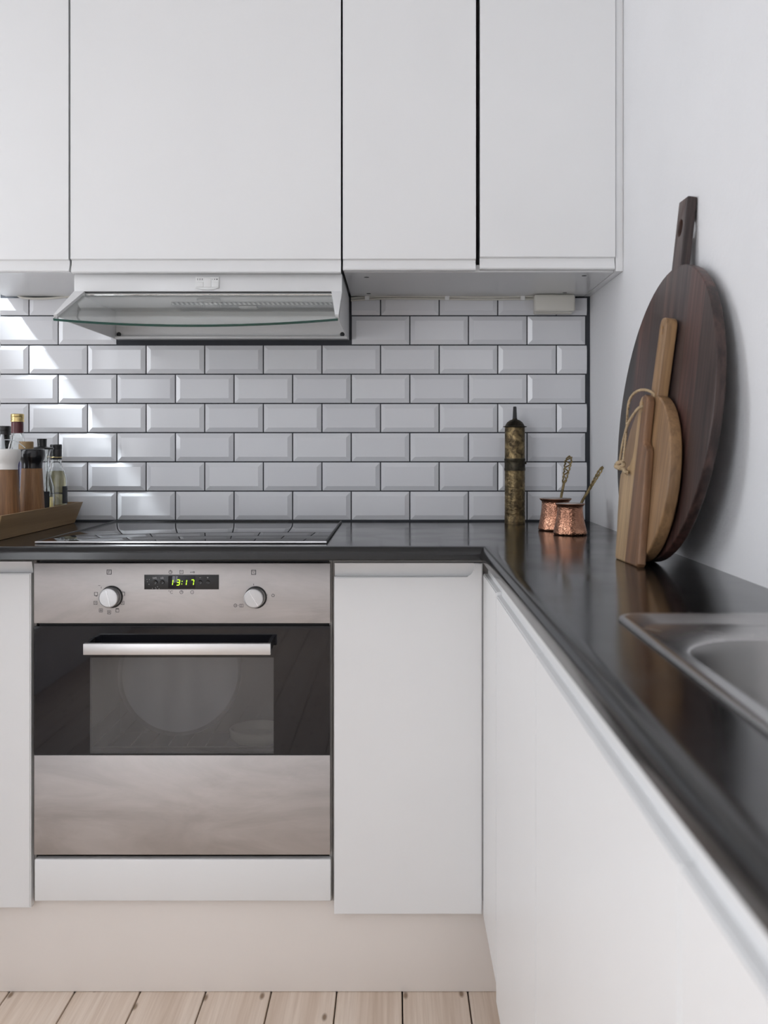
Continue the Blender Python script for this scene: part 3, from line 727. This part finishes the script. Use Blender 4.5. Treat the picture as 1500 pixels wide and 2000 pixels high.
# seen through the window
bm = bmesh.new()
R_ = 0.128; lathe(bm, [(0.0, 0), (R_, 0), (R_ + 0.004, 0.004), (R_ + 0.003, 0.012), (R_, 0.010), (R_ - 0.004, 0.004), (0, 0.004)], 48)
pan = tag(finish('baking_pan', bm, plain('dull grey tin', (0.30, 0.30, 0.31), 0.45, 0.7), None, 40), 'large round grey pan standing upright behind the oven window', 'pan')
pan.rotation_euler = (math.radians(80), 0, 0); pan.location = (oxx(325), OY + 0.13, oz(1474) + 0.0045 + 0.1320)
bm = bmesh.new(); lathe(bm, [(0, 0), (0.048, 0), (0.056, 0.010), (0.058, 0.024), (0.054, 0.026), (0.050, 0.022), (0.047, 0.008), (0, 0.006)], 40)
dish = tag(finish('ceramic_dish', bm, m_white('cream glaze', (0.80, 0.76, 0.62), 0.2), None, 40), 'pale round dish in the lower right of the oven window', 'dish')

dish.location = (oxx(490), OY + 0.09, oz(1474) + 0.0043)

# ------------------------------------------------------------------ hob
HZ = WT + 0.0006
hob = thing('ceramic_hob', 'black glass hob with thin steel rim set on the worktop', 'hob', (-0.43, -0.3, WT))
hbx0, hbx1 = -0.714, ax(639.5, CAMY + 0.186 * FPX / (1056.5 - VY)); hby0, hby1 = CAMY + 0.186 * FPX / (1058.5 - VY), -0.045
rel(hob, bx('glass_plate', HOBGL, None, hbx0 + 0.004, hbx1 - 0.004, hby0 + 0.005, hby1 - 0.004, HZ, HZ + 0.0040, 0.0005))
for i, a in enumerate(((hbx0, hbx1, hby0, hby0 + 0.005), (hbx0, hbx1, hby1 - 0.004, hby1), (hbx0, hbx0 + 0.004, hby0 + 0.005, hby1 - 0.004), (hbx1 - 0.004, hbx1, hby0 + 0.005, hby1 - 0.004))):
    rel(hob, bx('rim', CHROME if i == 0 else DARKM, None, *a, HZ, HZ + 0.0048, 0.0012))  # side and back rims coloured dark to stand in for dark reflections

# ------------------------------------------------------------------ sink
sink = thing('sink', 'stainless steel inset sink in the black worktop', 'sink', ((SKX0 + SKX1) / 2, (SKY0 + SKY1) / 2, WT))
bm = bmesh.new(); NR = 10
def lp(x0, x1, y0, y1, r, z): return [(x, y, WT + z) for x, y in rrect(x0, x1, y0, y1, r, NR)]
X0, X1, Y0, Y1 = SKX0, SKX1, SKY0, SKY1
b0, b1, c0_, c1_ = X0 + 0.034, X1 - 0.030, Y0 + 0.10, Y1 - 0.104
loops = [lp(X0, X1, Y0, Y1, .03, 0.0006), lp(X0 + .001, X1 - .001, Y0 + .001, Y1 - .001, .03, 0.0034), lp(X0 + .005, X1 - .005, Y0 + .005, Y1 - .005, .028, 0.0046),
         lp(X0 + .011, X1 - .011, Y0 + .011, Y1 - .011, .026, 0.0040), lp(X0 + .018, X1 - .018, Y0 + .022, Y1 - .026, .03, -0.0030), lp(X0 + .022, X1 - .021, Y0 + .03, Y1 - .036, .03, -0.0045),
         lp(b0 - .003, b1 + .003, c0_ - .003, c1_ + .003, .085, -0.0052), lp(b0, b1, c0_, c1_, .083, -0.0070), lp(b0 + .004, b1 - .004, c0_ + .004, c1_ - .004, .08, -0.016),
         lp(b0 + .010, b1 - .010, c0_ + .010, c1_ - .010, .075, -0.125), lp(b0 + .022, b1 - .022, c0_ + .022, c1_ - .022, .062, -0.146), lp(b0 + .06, b1 - .06, c0_ + .06, c1_ - .06, .025, -0.150)]
loft(bm, loops[:8], True, False, False)
rel(sink, finish('flange', bm, SINKST, None, 50))
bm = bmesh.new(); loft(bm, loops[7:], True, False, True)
rel(sink, finish('bowl', bm, SINKSHADE, None, 50))
bm = bmesh.new(); lathe(bm, [(0.030, 0.0), (0.029, 0.002), (0.020, 0.0012), (0, 0.0004)], 28, ((b0 + b1) / 2, (c0_ + c1_) / 2, WT - 0.1499))
rel(sink, finish('drain', bm, CHROME, None, 40))

# ------------------------------------------------------------------ chopping boards against the right wall
def board_frame(lean, tw, roll):
    return Matrix.Rotation(tw, 4, 'Z') @ Matrix.Rotation(lean, 4, 'Y') @ Matrix.Rotation(roll, 4, 'X')
def outline_board(name, pts, thick, mat, holes=(), bev=0.003):
    """outline in (w, u): w towards the viewer (local -Y), u up; front face at local X = 0, back at +thick"""
    me_c = bpy.data.curves.new(name, 'CURVE'); me_c.dimensions = '2D'; me_c.fill_mode = 'BOTH'
    for poly in [pts] + list(holes):
        sp = me_c.splines.new('POLY'); sp.points.add(len(poly) - 1); sp.use_cyclic_u = True
        for p, (a, b) in zip(sp.points, poly): p.co = (a, b, 0, 1)
    me_c.extrude = thick / 2 - bev; me_c.bevel_depth = bev; me_c.bevel_resolution = 2; me_c.offset = -bev
    tmp = bpy.data.objects.new('tmp', me_c); COL.objects.link(tmp)
    dgp = bpy.context.evaluated_depsgraph_get(); dgp.update()
    me = bpy.data.meshes.new_from_object(tmp.evaluated_get(dgp)); bpy.data.objects.remove(tmp); bpy.data.curves.remove(me_c)
    for v in me.vertices: x, y, z = v.co; v.co = (z + thick / 2, -x, y)
    me.name = name; me.materials.clear(); me.materials.append(mat)
    me.polygons.foreach_set('use_smooth', [True] * len(me.polygons)); me.set_sharp_from_angle(angle=math.radians(35))
    bm = bmesh.new(); bm.from_mesh(me); bmesh.ops.remove_doubles(bm, verts=bm.verts, dist=1e-5); bmesh.ops.recalc_face_normals(bm, faces=bm.faces); bm.to_mesh(me); bm.free()
    o = bpy.data.objects.new(name, me); COL.objects.link(o); return o
def disc_pts(r, hw, top, rt, nd=64, fil=0.006):
    a0 = math.asin(hw / r); pts = []
    for i in range(nd + 1):
        a = math.pi / 2 + a0 + (2 * math.pi - 2 * a0) * i / nd; pts.append((r * math.cos(a), r * math.sin(a)))
    for k in range(7):
        a = math.radians(90 * k / 6); pts.append((hw - rt + rt * math.cos(a), top - rt + rt * math.sin(a)))
    for k in range(7):
        a = math.radians(90 + 90 * k / 6); pts.append((-hw + rt + rt * math.cos(a), top - rt + rt * math.sin(a)))
    return pts
def circ(cx, cy, r, n=20, k=1.0): return [(cx + r * math.cos(2 * math.pi * i / n), cy + k * r * math.sin(2 * math.pi * i / n)) for i in range(n)]
M_BIG = m_staves('dark rosewood staves', [(-0.25, (0.058, 0.032, 0.027)), (-0.16, (0.100, 0.048, 0.039)), (-0.085, (0.066, 0.042, 0.038)), (-0.02, (0.105, 0.060, 0.048)), (0.045, (0.070, 0.043, 0.037)), (0.10, (0.092, 0.042, 0.032)), (0.18, (0.055, 0.036, 0.031))], 150, 0.42, 1.0)
big = tag(outline_board('chopping_board', disc_pts(0.249, 0.0235, 0.364, 0.003), 0.016, M_BIG, [circ(-0.002, 0.315, 0.0115, 20, 1.25)], 0.002), 'large dark round chopping board with square handle against the plaster wall', 'chopping board', 'chopping boards leaning on the wall')
big.matrix_world = Matrix.Translation((0.4458, 1.640 + CAMY, CAMZ + 0.0585)) @ board_frame(0.112, 0.037, 0.0)
M_PAD = m_staves('acacia paddle wood', [(-0.14, (0.30, 0.175, 0.085)), (-0.02, (0.355, 0.21, 0.10)), (0.05, (0.32, 0.19, 0.093))], 200)
pd = disc_pts(0.139, 0.0185, 0.266, 0.016)
pad = tag(outline_board('chopping_board', pd, 0.020, M_PAD, [circ(0, 0.245, 0.0052, 16, 1.4)], 0.003), 'light brown round paddle board leaning between the dark board and plank', 'chopping board', 'chopping boards leaning on the wall')
pad.matrix_world = Matrix.Translation((0.4110, 1.6169 + CAMY, CAMZ - 0.0490)) @ board_frame(0.115, 0.024, 0.06)
plank = thing('chopping_board', 'small two-tone chopping plank with rope loop in front of other boards', 'chopping board', (0, 0, 0), group='chopping boards leaning on the wall')
M_PLK = m_staves('two tone plank', [(-0.12, (0.22, 0.115, 0.058)), (-0.014, (0.50, 0.335, 0.175)), (0.12, (0.50, 0.335, 0.175))], 200)
pp = [(-0.046, 0.004), (-0.042, 0.0), (0.077, 0.0), (0.083, 0.006), (0.062, 0.186), (0.055, 0.194), (0.046, 0.197), (0.041, 0.204), (0.039, 0.266), (0.033, 0.276), (0.020, 0.280), (0.005, 0.277), (-0.004, 0.268), (-0.006, 0.200), (-0.011, 0.174), (-0.022, 0.162), (-0.060, 0.152), (-0.070, 0.144), (-0.069, 0.120)]
pk = outline_board('plank_body', pp, 0.014, M_PLK, [circ(0.014, 0.260, 0.0048, 14, 1.6)], 0.003)
pk.parent = plank
PM = Matrix.Translation((0.3795, 1.626 + CAMY, CAMZ - 0.1897)) @ board_frame(0.112, 0.05, 0.0)
plank.matrix_world = PM
def rope_bm(path, r=0.0021, strands=3, pitch=0.011):
    bm = bmesh.new(); pts = spline(path, 10)
    for s_ in range(strands):
        out = []; dist = 0
        for i, p in enumerate(pts):
            if i: dist += (pts[i] - pts[i - 1]).length
            d = (pts[min(i + 1, len(pts) - 1)] - pts[max(i - 1, 0)]).normalized()
            a = d.cross(Vector((0.2, 0.1, 1)))
            if a.length < 1e-3: a = d.cross(Vector((1, 0, 0)))
            a.normalize(); b = d.cross(a); t = 2 * math.pi * (dist / pitch + s_ / strands)
            out.append(p + (a * math.cos(t) + b * math.sin(t)) * r * 0.62)
        tube(bm, out, r * 0.72, 6)
    return bm
def lw(w_, u_, n_): return (-n_, -w_, u_)                   # plank-local: towards viewer, up, out of the face
loop1 = [lw(0.014, 0.260, -0.004), lw(0.013, 0.257, 0.005), lw(-0.010, 0.243, 0.008), lw(-0.030, 0.226, 0.009), lw(-0.045, 0.196, 0.009), lw(-0.052, 0.166, 0.008)]
loop2 = [lw(0.014, 0.260, -0.013), lw(0.026, 0.280, -0.015), lw(0.010, 0.2885, -0.004), lw(-0.014, 0.286, 0.004), lw(-0.034, 0.273, 0.008), lw(-0.039, 0.250, 0.008), lw(-0.033, 0.215, 0.008), lw(-0.033, 0.166, 0.008)]
finish('rope', rope_bm(loop1), ROPE, plank, 60, 'twisted jute rope'); finish('rope', rope_bm(loop2), ROPE, plank, 60, 'twisted jute rope')
kn = Vector(lw(-0.044, 0.160, 0.009))
knot = [kn + Vector(v) * 0.001 for v in ((0, 4, 6), (-5, 7, 1), (-3, -2, -4), (4, -7, 1), (2, 1, 6), (-6, 5, -2), (-2, -5, -5), (4, -10, -6), (3, -22, -10), (2, -38, -12))]
finish('knot', rope_bm(knot, 0.0028), ROPE, plank, 60, 'knotted rope end')

# ------------------------------------------------------------------ brass mill
gX, gY = ax(1005.5, -0.066), -0.066
gm = thing('brass_mill', 'tall tarnished brass mill against the tiles', 'mill', (gX, gY, WT))
def lz(name, prof, mat, par, n=40, loc=(0, 0, 0), ang=35, label=None):
    bm = bmesh.new(); lathe(bm, prof, n, loc); return finish(name, bm, mat, par, ang, label)
lz('lower_body', [(0, 0), (0.0258, 0), (0.0258, 0.0185), (0.0252, 0.020)] + [(0.0252 + (0.0003 if (i // 2) % 2 else 0), 0.022 + 0.112 * i / 47) for i in range(48)], BRASS, gm)
lz('joint_ring', [(0.0250, 0.133), (0.0264, 0.1335), (0.0264, 0.139), (0.0258, 0.140), (0.0258, 0.157), (0.0264, 0.158), (0.0264, 0.1635), (0.0250, 0.164)], BRASSD, gm)
lz('upper_body', [(0.0252, 0.163), (0.0252, 0.2415), (0, 0.2415)], BRASS, gm)
lz('domed_lid', [(0.0, 0.2416), (0.0252, 0.2418), (0.0300, 0.2432), (0.0302, 0.2442), (0.0245, 0.2455), (0.0228, 0.249), (0.0195, 0.2545), (0.013, 0.2595), (0.0062, 0.262), (0.006, 0.264)], BRASSD, gm)
lz('rod', [(0.0058, 0.2605), (0.0052, 0.275), (0.0042, 0.2932), (0.0030, 0.2945), (0, 0.2945)], BLACK, gm, 6, ang=20)
bm = bmesh.new(); lathe(bm, [(0.003, 0), (0.003, 0.003), (0, 0.004)], 10); bmesh.ops.rotate(bm, verts=bm.verts, cent=(0, 0, 0), matrix=Matrix.Rotation(math.radians(90), 3, 'Y')); bmesh.ops.translate(bm, verts=bm.verts, vec=(0.0258, 0, 0.152))
finish('rivet', bm, BRASSD, gm, 40)

# ------------------------------------------------------------------ copper coffee pots
def pot(label, x, y, rb, rn, rr, h, hdir, hlen, wid):
    t = thing('coffee_pot', label, 'coffee pot', (x, y, WT), group='copper coffee pots')
    pr = [(0, 0.0006), (rb - 0.003, 0.0), (rb, 0.0025), (rb - 0.0005, 0.006)]
    for i in range(1, 11):
        k = i / 10; pr.append((rb + (rn - rb) * (1 - (1 - k) ** 1.7), 0.006 + (h - 0.014) * k))
    pr += [(rn + 0.001, h - 0.006), (rr - 0.001, h - 0.0025), (rr, h - 0.001), (rr - 0.0006, h)]
    lz('body', pr, COPPER, t, 56, ang=60)
    inn = [(rr - 0.0008, h - 0.0002), (rn - 0.001, h - 0.007)] + [(max(r - 0.0016, 0), z) for r, z in reversed(pr[3:14])] + [(0, 0.008)]
    lz('lining', inn, TIN, t, 40, ang=60, label='grey tinned inside')
    d = Vector(hdir).normalized(); hor = Vector((d.x, d.y, 0)).normalized()
    start = hor * (rn + 0.001) + Vector((0, 0, h - 0.016))
    side = d.cross(Vector((0, 0, 1))).normalized()
    p0 = hor * (rr + 0.001) + Vector((0, 0, h - 0.001))
    # cast handle: plain stem, then an openwork blade of linked rings, pointed tip
    bm = bmesh.new(); tube(bm, spline([start + Vector((0, 0, -0.004)), start + hor * 0.004 + Vector((0, 0, 0.004)), p0 + d * 0.004, p0 + d * hlen * 0.38], 5), [0.003] * 5 + [0.0031] * 5 + [0.0032] * 6, 8)
    hb = finish('handle', bm, HANDLEB, t, 50, 'cast openwork brass handle')
    nk = 7; bm = bmesh.new()
    for s_ in (-1, 1):
        pts = []
        for i in range(nk * 6 + 1):
            k = i / (nk * 6); L = hlen * (0.36 + 0.62 * k)
            env = wid * (0.42 + 0.62 * k) * (1 if k < 0.8 else max(0.15, 1 - ((k - 0.8) / 0.2) ** 1.6 * 0.85))
            pts.append(p0 + d * L + side * (s_ * env * (0.62 + 0.38 * abs(math.sin(math.pi * nk * k)))))
        tube(bm, pts, 0.0019, 6)
    for i in range(nk):
        k = (i + 0.0) / nk; L = hlen * (0.36 + 0.62 * k); env = wid * (0.42 + 0.62 * k) * 0.7
        k2 = (i + 0.5) / nk; L2 = hlen * (0.36 + 0.62 * k2); env2 = wid * (0.42 + 0.62 * k2) * 0.75
        sg = 1 if i % 2 else -1
        tube(bm, [p0 + d * L + side * (sg * env), p0 + d * L2 - side * (sg * env2 * 0.4), p0 + d * (L2 + hlen * 0.03) - side * (sg * env2)], 0.0017, 6)
    tip = p0 + d * hlen
    tube(bm, [tip - d * 0.005 - side * 0.002, tip], [0.0026, 0.0012], 6)
    o = finish('openwork', bm, HANDLEB, hb, 60)
    bm = bmesh.new()
    for dz in (-0.012, -0.022):
        bmesh.ops.create_uvsphere(bm, u_segments=8, v_segments=6, radius=0.0026, matrix=Matrix.Translation(hor * (rn + 0.002 + (0.001 if dz < -0.02 else 0)) + Vector((0, 0, h + dz))))
    finish('rivets', bm, COPPER, t, 60)
    return t
pot('copper coffee pot standing behind, its wide lacy handle pointing up', ax(1085, -0.268), -0.268, 0.040, 0.0315, 0.0370, 0.0735, (0.30, 0.55, 0.98), 0.118, 0.0098)
pot('copper coffee pot standing in front, handle slanting towards the wall', ax(1113.5, -0.382), -0.382, 0.0372, 0.0275, 0.0325, 0.0685, (0.62, 0.42, 0.90), 0.106, 0.0062)

# ------------------------------------------------------------------ tray with bottles
TB = WT + 0.0008
tray = thing('tray', 'oak tray with flared sides holding bottles and grinders', 'tray', (-0.91, -0.30, TB))
tr = dict(x0=-1.018, x1=-0.812, y0=-0.535, y1=-0.054); fl = 0.016; th = 0.005; H = 0.052
rel(tray, bx('base', TRAYW, None, tr['x0'], tr['x1'], tr['y0'], tr['y1'], TB, TB + 0.006))
o4 = [(tr['x0'], tr['y0']), (tr['x1'], tr['y0']), (tr['x1'], tr['y1']), (tr['x0'], tr['y1'])]
sg4 = [(-1, -1), (1, -1), (1, 1), (-1, 1)]
for i in range(4):
    j = (i + 1) % 4; lo = []
    for q in (i, j):
        (x, y), (sx, sy) = o4[q], sg4[q]
        lo.append([(x, y, TB), (x + sx * fl, y + sy * fl, TB + H), (x + sx * (fl - th), y + sy * (fl - th), TB + H), (x - sx * th, y - sy * th, TB)])
    bm = bmesh.new(); loft(bm, lo, True, True, True)
    rel(tray, finish('side', bm, TRAYW))
BZ = TB + 0.0062
def place(Y, px_): return (ax(px_, Y), Y, BZ)
def grinder(label, loc, cap_mat, wood):
    t = thing('grinder', label, 'grinder', loc, group='grinders in the tray')
    lz('wooden_body', [(0, 0), (0.0298, 0), (0.0303, 0.002), (0.0278, 0.05), (0.0252, 0.095), (0.0232, 0.1355), (0, 0.1355)], wood, t, 48)
    lz('cap', [(0, 0.136), (0.0232, 0.136), (0.0233, 0.146), (0.0244, 0.151), (0.0278, 0.158), (0.0292, 0.165), (0.0292, 0.174), (0.0284, 0.1785), (0.0262, 0.1805), (0, 0.1812)], cap_mat, t, 48, ang=50)
grinder('oak grinder with pale stone cap at the left edge of the tray', place(-0.383, 13.5), MARBLE, OAK)
grinder('oak grinder with glossy black cap in the tray', place(-0.245, 62.5), BSTONE, OAK)
def bottle(name, label, loc, prof, mat, cap_prof, cap_mat, liquid=None, liq_mat=None, extra=None, wall=0.0022):
    t = thing(name, label, 'bottle', loc, group='bottles in the tray')
    inner = [(max(r - wall, 0.0), z + (wall if i == 0 else 0)) for i, (r, z) in enumerate(prof)]
    inner = [(0, 0.004)] + [(max(r - wall, 0.001), max(z, 0.004)) for r, z in prof[1:]]
    lz('glass_body', prof + inner[::-1], mat, t, 36, ang=50)
    if cap_prof: lz('cap', cap_prof, cap_mat, t, 30, ang=35)
    if liquid:
        lz('liquid', [(0, 0.0046)] + [(max(r - wall - 0.0005, 0.001), max(z, 0.0046)) for r, z in prof[1:] if z < liquid] + [(liquid_r(prof, liquid) - wall - 0.0005, liquid), (0, liquid)], liq_mat, t, 32, ang=50)
    return t
def liquid_r(prof, z):
    for (r0, z0), (r1, z1) in zip(prof, prof[1:]):
        if z0 <= z <= z1 and z1 > z0: return r0 + (r1 - r0) * (z - z0) / (z1 - z0)
    return prof[-1][0]
OIL = m_glass('pale yellow liquid', (0.72, 0.64, 0.36), 0, 1.36)
OIL2 = m_glass('amber oil', (0.62, 0.50, 0.20), 0, 1.40)
GREENB = m_glass('dark green bottle glass', (0.012, 0.020, 0.010), 0.02)
BLUEB = m_glass('blue bottle glass', (0.03, 0.02, 0.30), 0.02)
GOLD = plain('gold foil', (0.62, 0.48, 0.22), 0.32, 1.0)
WINEF = plain('dark red foil', (0.085, 0.012, 0.016), 0.35)
CORK = m_wood('pale cork wood', [(0.22, 0.14, 0.06), (0.32, 0.21, 0.10), (0.36, 0.25, 0.13)], 2, 30, 1.0, 0.6, fine=120)
LABELD = plain('dark paper label', (0.02, 0.022, 0.028), 0.5)
# small bottle next to the tiles
pr = [(0, 0), (0.025, 0), (0.0268, 0.003), (0.0268, 0.095), (0.0262, 0.108), (0.0228, 0.122), (0.0165, 0.134), (0.0135, 0.140), (0.0132, 0.166)]
t = bottle('oil_bottle', 'small black-capped bottle of pale yellow liquid nearest the tiles', place(-0.088, 109.5), pr, GLASS, [(0.0136, 0.154), (0.0142, 0.1545), (0.0142, 0.178), (0.0138, 0.180), (0.0144, 0.1805), (0.0144, 0.1905), (0.0130, 0.192), (0, 0.192)], BLACK, 0.126, OIL)
bm = bmesh.new(); lo = []
for i in range(10):
    a = math.radians(-18 + 75 * i / 9 - 20); lo.append([(0.0272 * math.cos(a), 0.0272 * math.sin(a), z) for z in (0.045, 0.088)])
loft(bm, lo, False); finish('label', bm, LABELD, t, 60)
lz('neck_band', [(0.01445, 0.159), (0.0147, 0.1593), (0.0147, 0.1605), (0.01445, 0.1608)], GOLD, t, 30)
# carafe with black pourer
pr = [(0, 0), (0.0275, 0), (0.0298, 0.003), (0.0298, 0.070), (0.0285, 0.090), (0.0215, 0.112), (0.0172, 0.130), (0.0168, 0.145), (0.0190, 0.165), (0.0228, 0.180)]
t = bottle('oil_carafe', 'clear glass carafe with black pouring stopper and dark label', place(-0.147, 82), pr, GLASS, [(0.0232, 0.1795), (0.0278, 0.1800), (0.0278, 0.1835), (0.012, 0.1860), (0.0108, 0.187), (0.0112, 0.203), (0.0118, 0.2055), (0.0, 0.2058)], BLACK, 0.064, OIL2)
bm = bmesh.new(); lo = []
for i in range(8):
    a = math.radians(-75 + 40 * i / 7); lo.append([(0.0302 * math.cos(a), 0.0302 * math.sin(a), z) for z in (0.025, 0.078)])
loft(bm, lo, False); finish('label', bm, LABELD, t, 60)
# gold-capped bottle
pr = [(0, 0), (0.021, 0), (0.0225, 0.003), (0.0225, 0.165), (0.0222, 0.178), (0.0200, 0.190), (0.0165, 0.202), (0.0135, 0.218), (0.0132, 0.240)]
t = bottle('vinegar_bottle', 'tallest bottle in the tray with gold cap and dark red neck', place(-0.165, 34), pr, GLASS, [(0.0136, 0.246), (0.0158, 0.2465), (0.0158, 0.2500), (0.0148, 0.2505), (0.0148, 0.2530), (0.0155, 0.2535), (0.0155, 0.2570), (0.0150, 0.2578), (0.0155, 0.2586), (0.0155, 0.2640), (0.0142, 0.2655), (0, 0.2655)], GOLD)
lz('neck_foil', [(0.0135, 0.219), (0.0142, 0.2192), (0.0142, 0.2455), (0.0130, 0.2460)], WINEF, t, 30)
# dark bottle
pr = [(0, 0), (0.027, 0), (0.029, 0.003), (0.029, 0.140), (0.0275, 0.156), (0.021, 0.172), (0.0150, 0.186), (0.0140, 0.200), (0.0138, 0.222)]
bottle('wine_bottle', 'dark glass bottle with black screw cap at the left edge of the photo', place(-0.105, 8), pr, GREENB, [(0.0140, 0.215), (0.0160, 0.2155), (0.0160, 0.226), (0.0155, 0.2265), (0.0160, 0.2272), (0.0160, 0.236), (0.0150, 0.2375), (0, 0.2375)], BLACK)
# blue bottle with wooden stopper
pr = [(0, 0), (0.018, 0), (0.0195, 0.003), (0.0195, 0.135), (0.0192, 0.148), (0.0175, 0.158), (0.0150, 0.164), (0.0145, 0.176)]
bottle('stoppered_bottle', 'blue glass bottle with pale wooden stopper behind the black-capped grinder', place(-0.200, 51), pr, BLUEB, [(0.013, 0.172), (0.0165, 0.1765), (0.0168, 0.178), (0.0168, 0.197), (0.0158, 0.1985), (0, 0.1985)], CORK)
# squeeze bottle with nozzle
t = thing('squeeze_bottle', 'white squeeze bottle with pointed nozzle behind the stone-capped grinder', 'bottle', place(-0.312, 4), group='bottles in the tray')
lz('body', [(0, 0), (0.024, 0), (0.026, 0.003), (0.026, 0.130), (0.022, 0.148), (0.020, 0.150), (0, 0.150)], WPLAS, t, 32, ang=50)
lz('collar', [(0.0, 0.1502), (0.022, 0.1502), (0.022, 0.168), (0.020, 0.170), (0, 0.170)], WPLAS, t, 32)
TRANSW = N('translucent white plastic').set(Base_Color=(0.72, 0.76, 0.78), Roughness=0.35, Transmission_Weight=0.35).m
lz('nozzle', [(0.0, 0.1702), (0.0085, 0.1702), (0.0068, 0.185), (0.0045, 0.205), (0.0032, 0.211), (0.0028, 0.214), (0, 0.214)], TRANSW, t, 20, ang=50)
bm = bmesh.new(); tube(bm, spline([(0.005, 0, 0.2015), (0.018, 0.002, 0.2015), (0.030, 0.004, 0.1985), (0.042, 0.006, 0.190), (0.050, 0.007, 0.183)], 6), 0.0011, 6)
finish('strap', bm, TRANSW, t, 60)
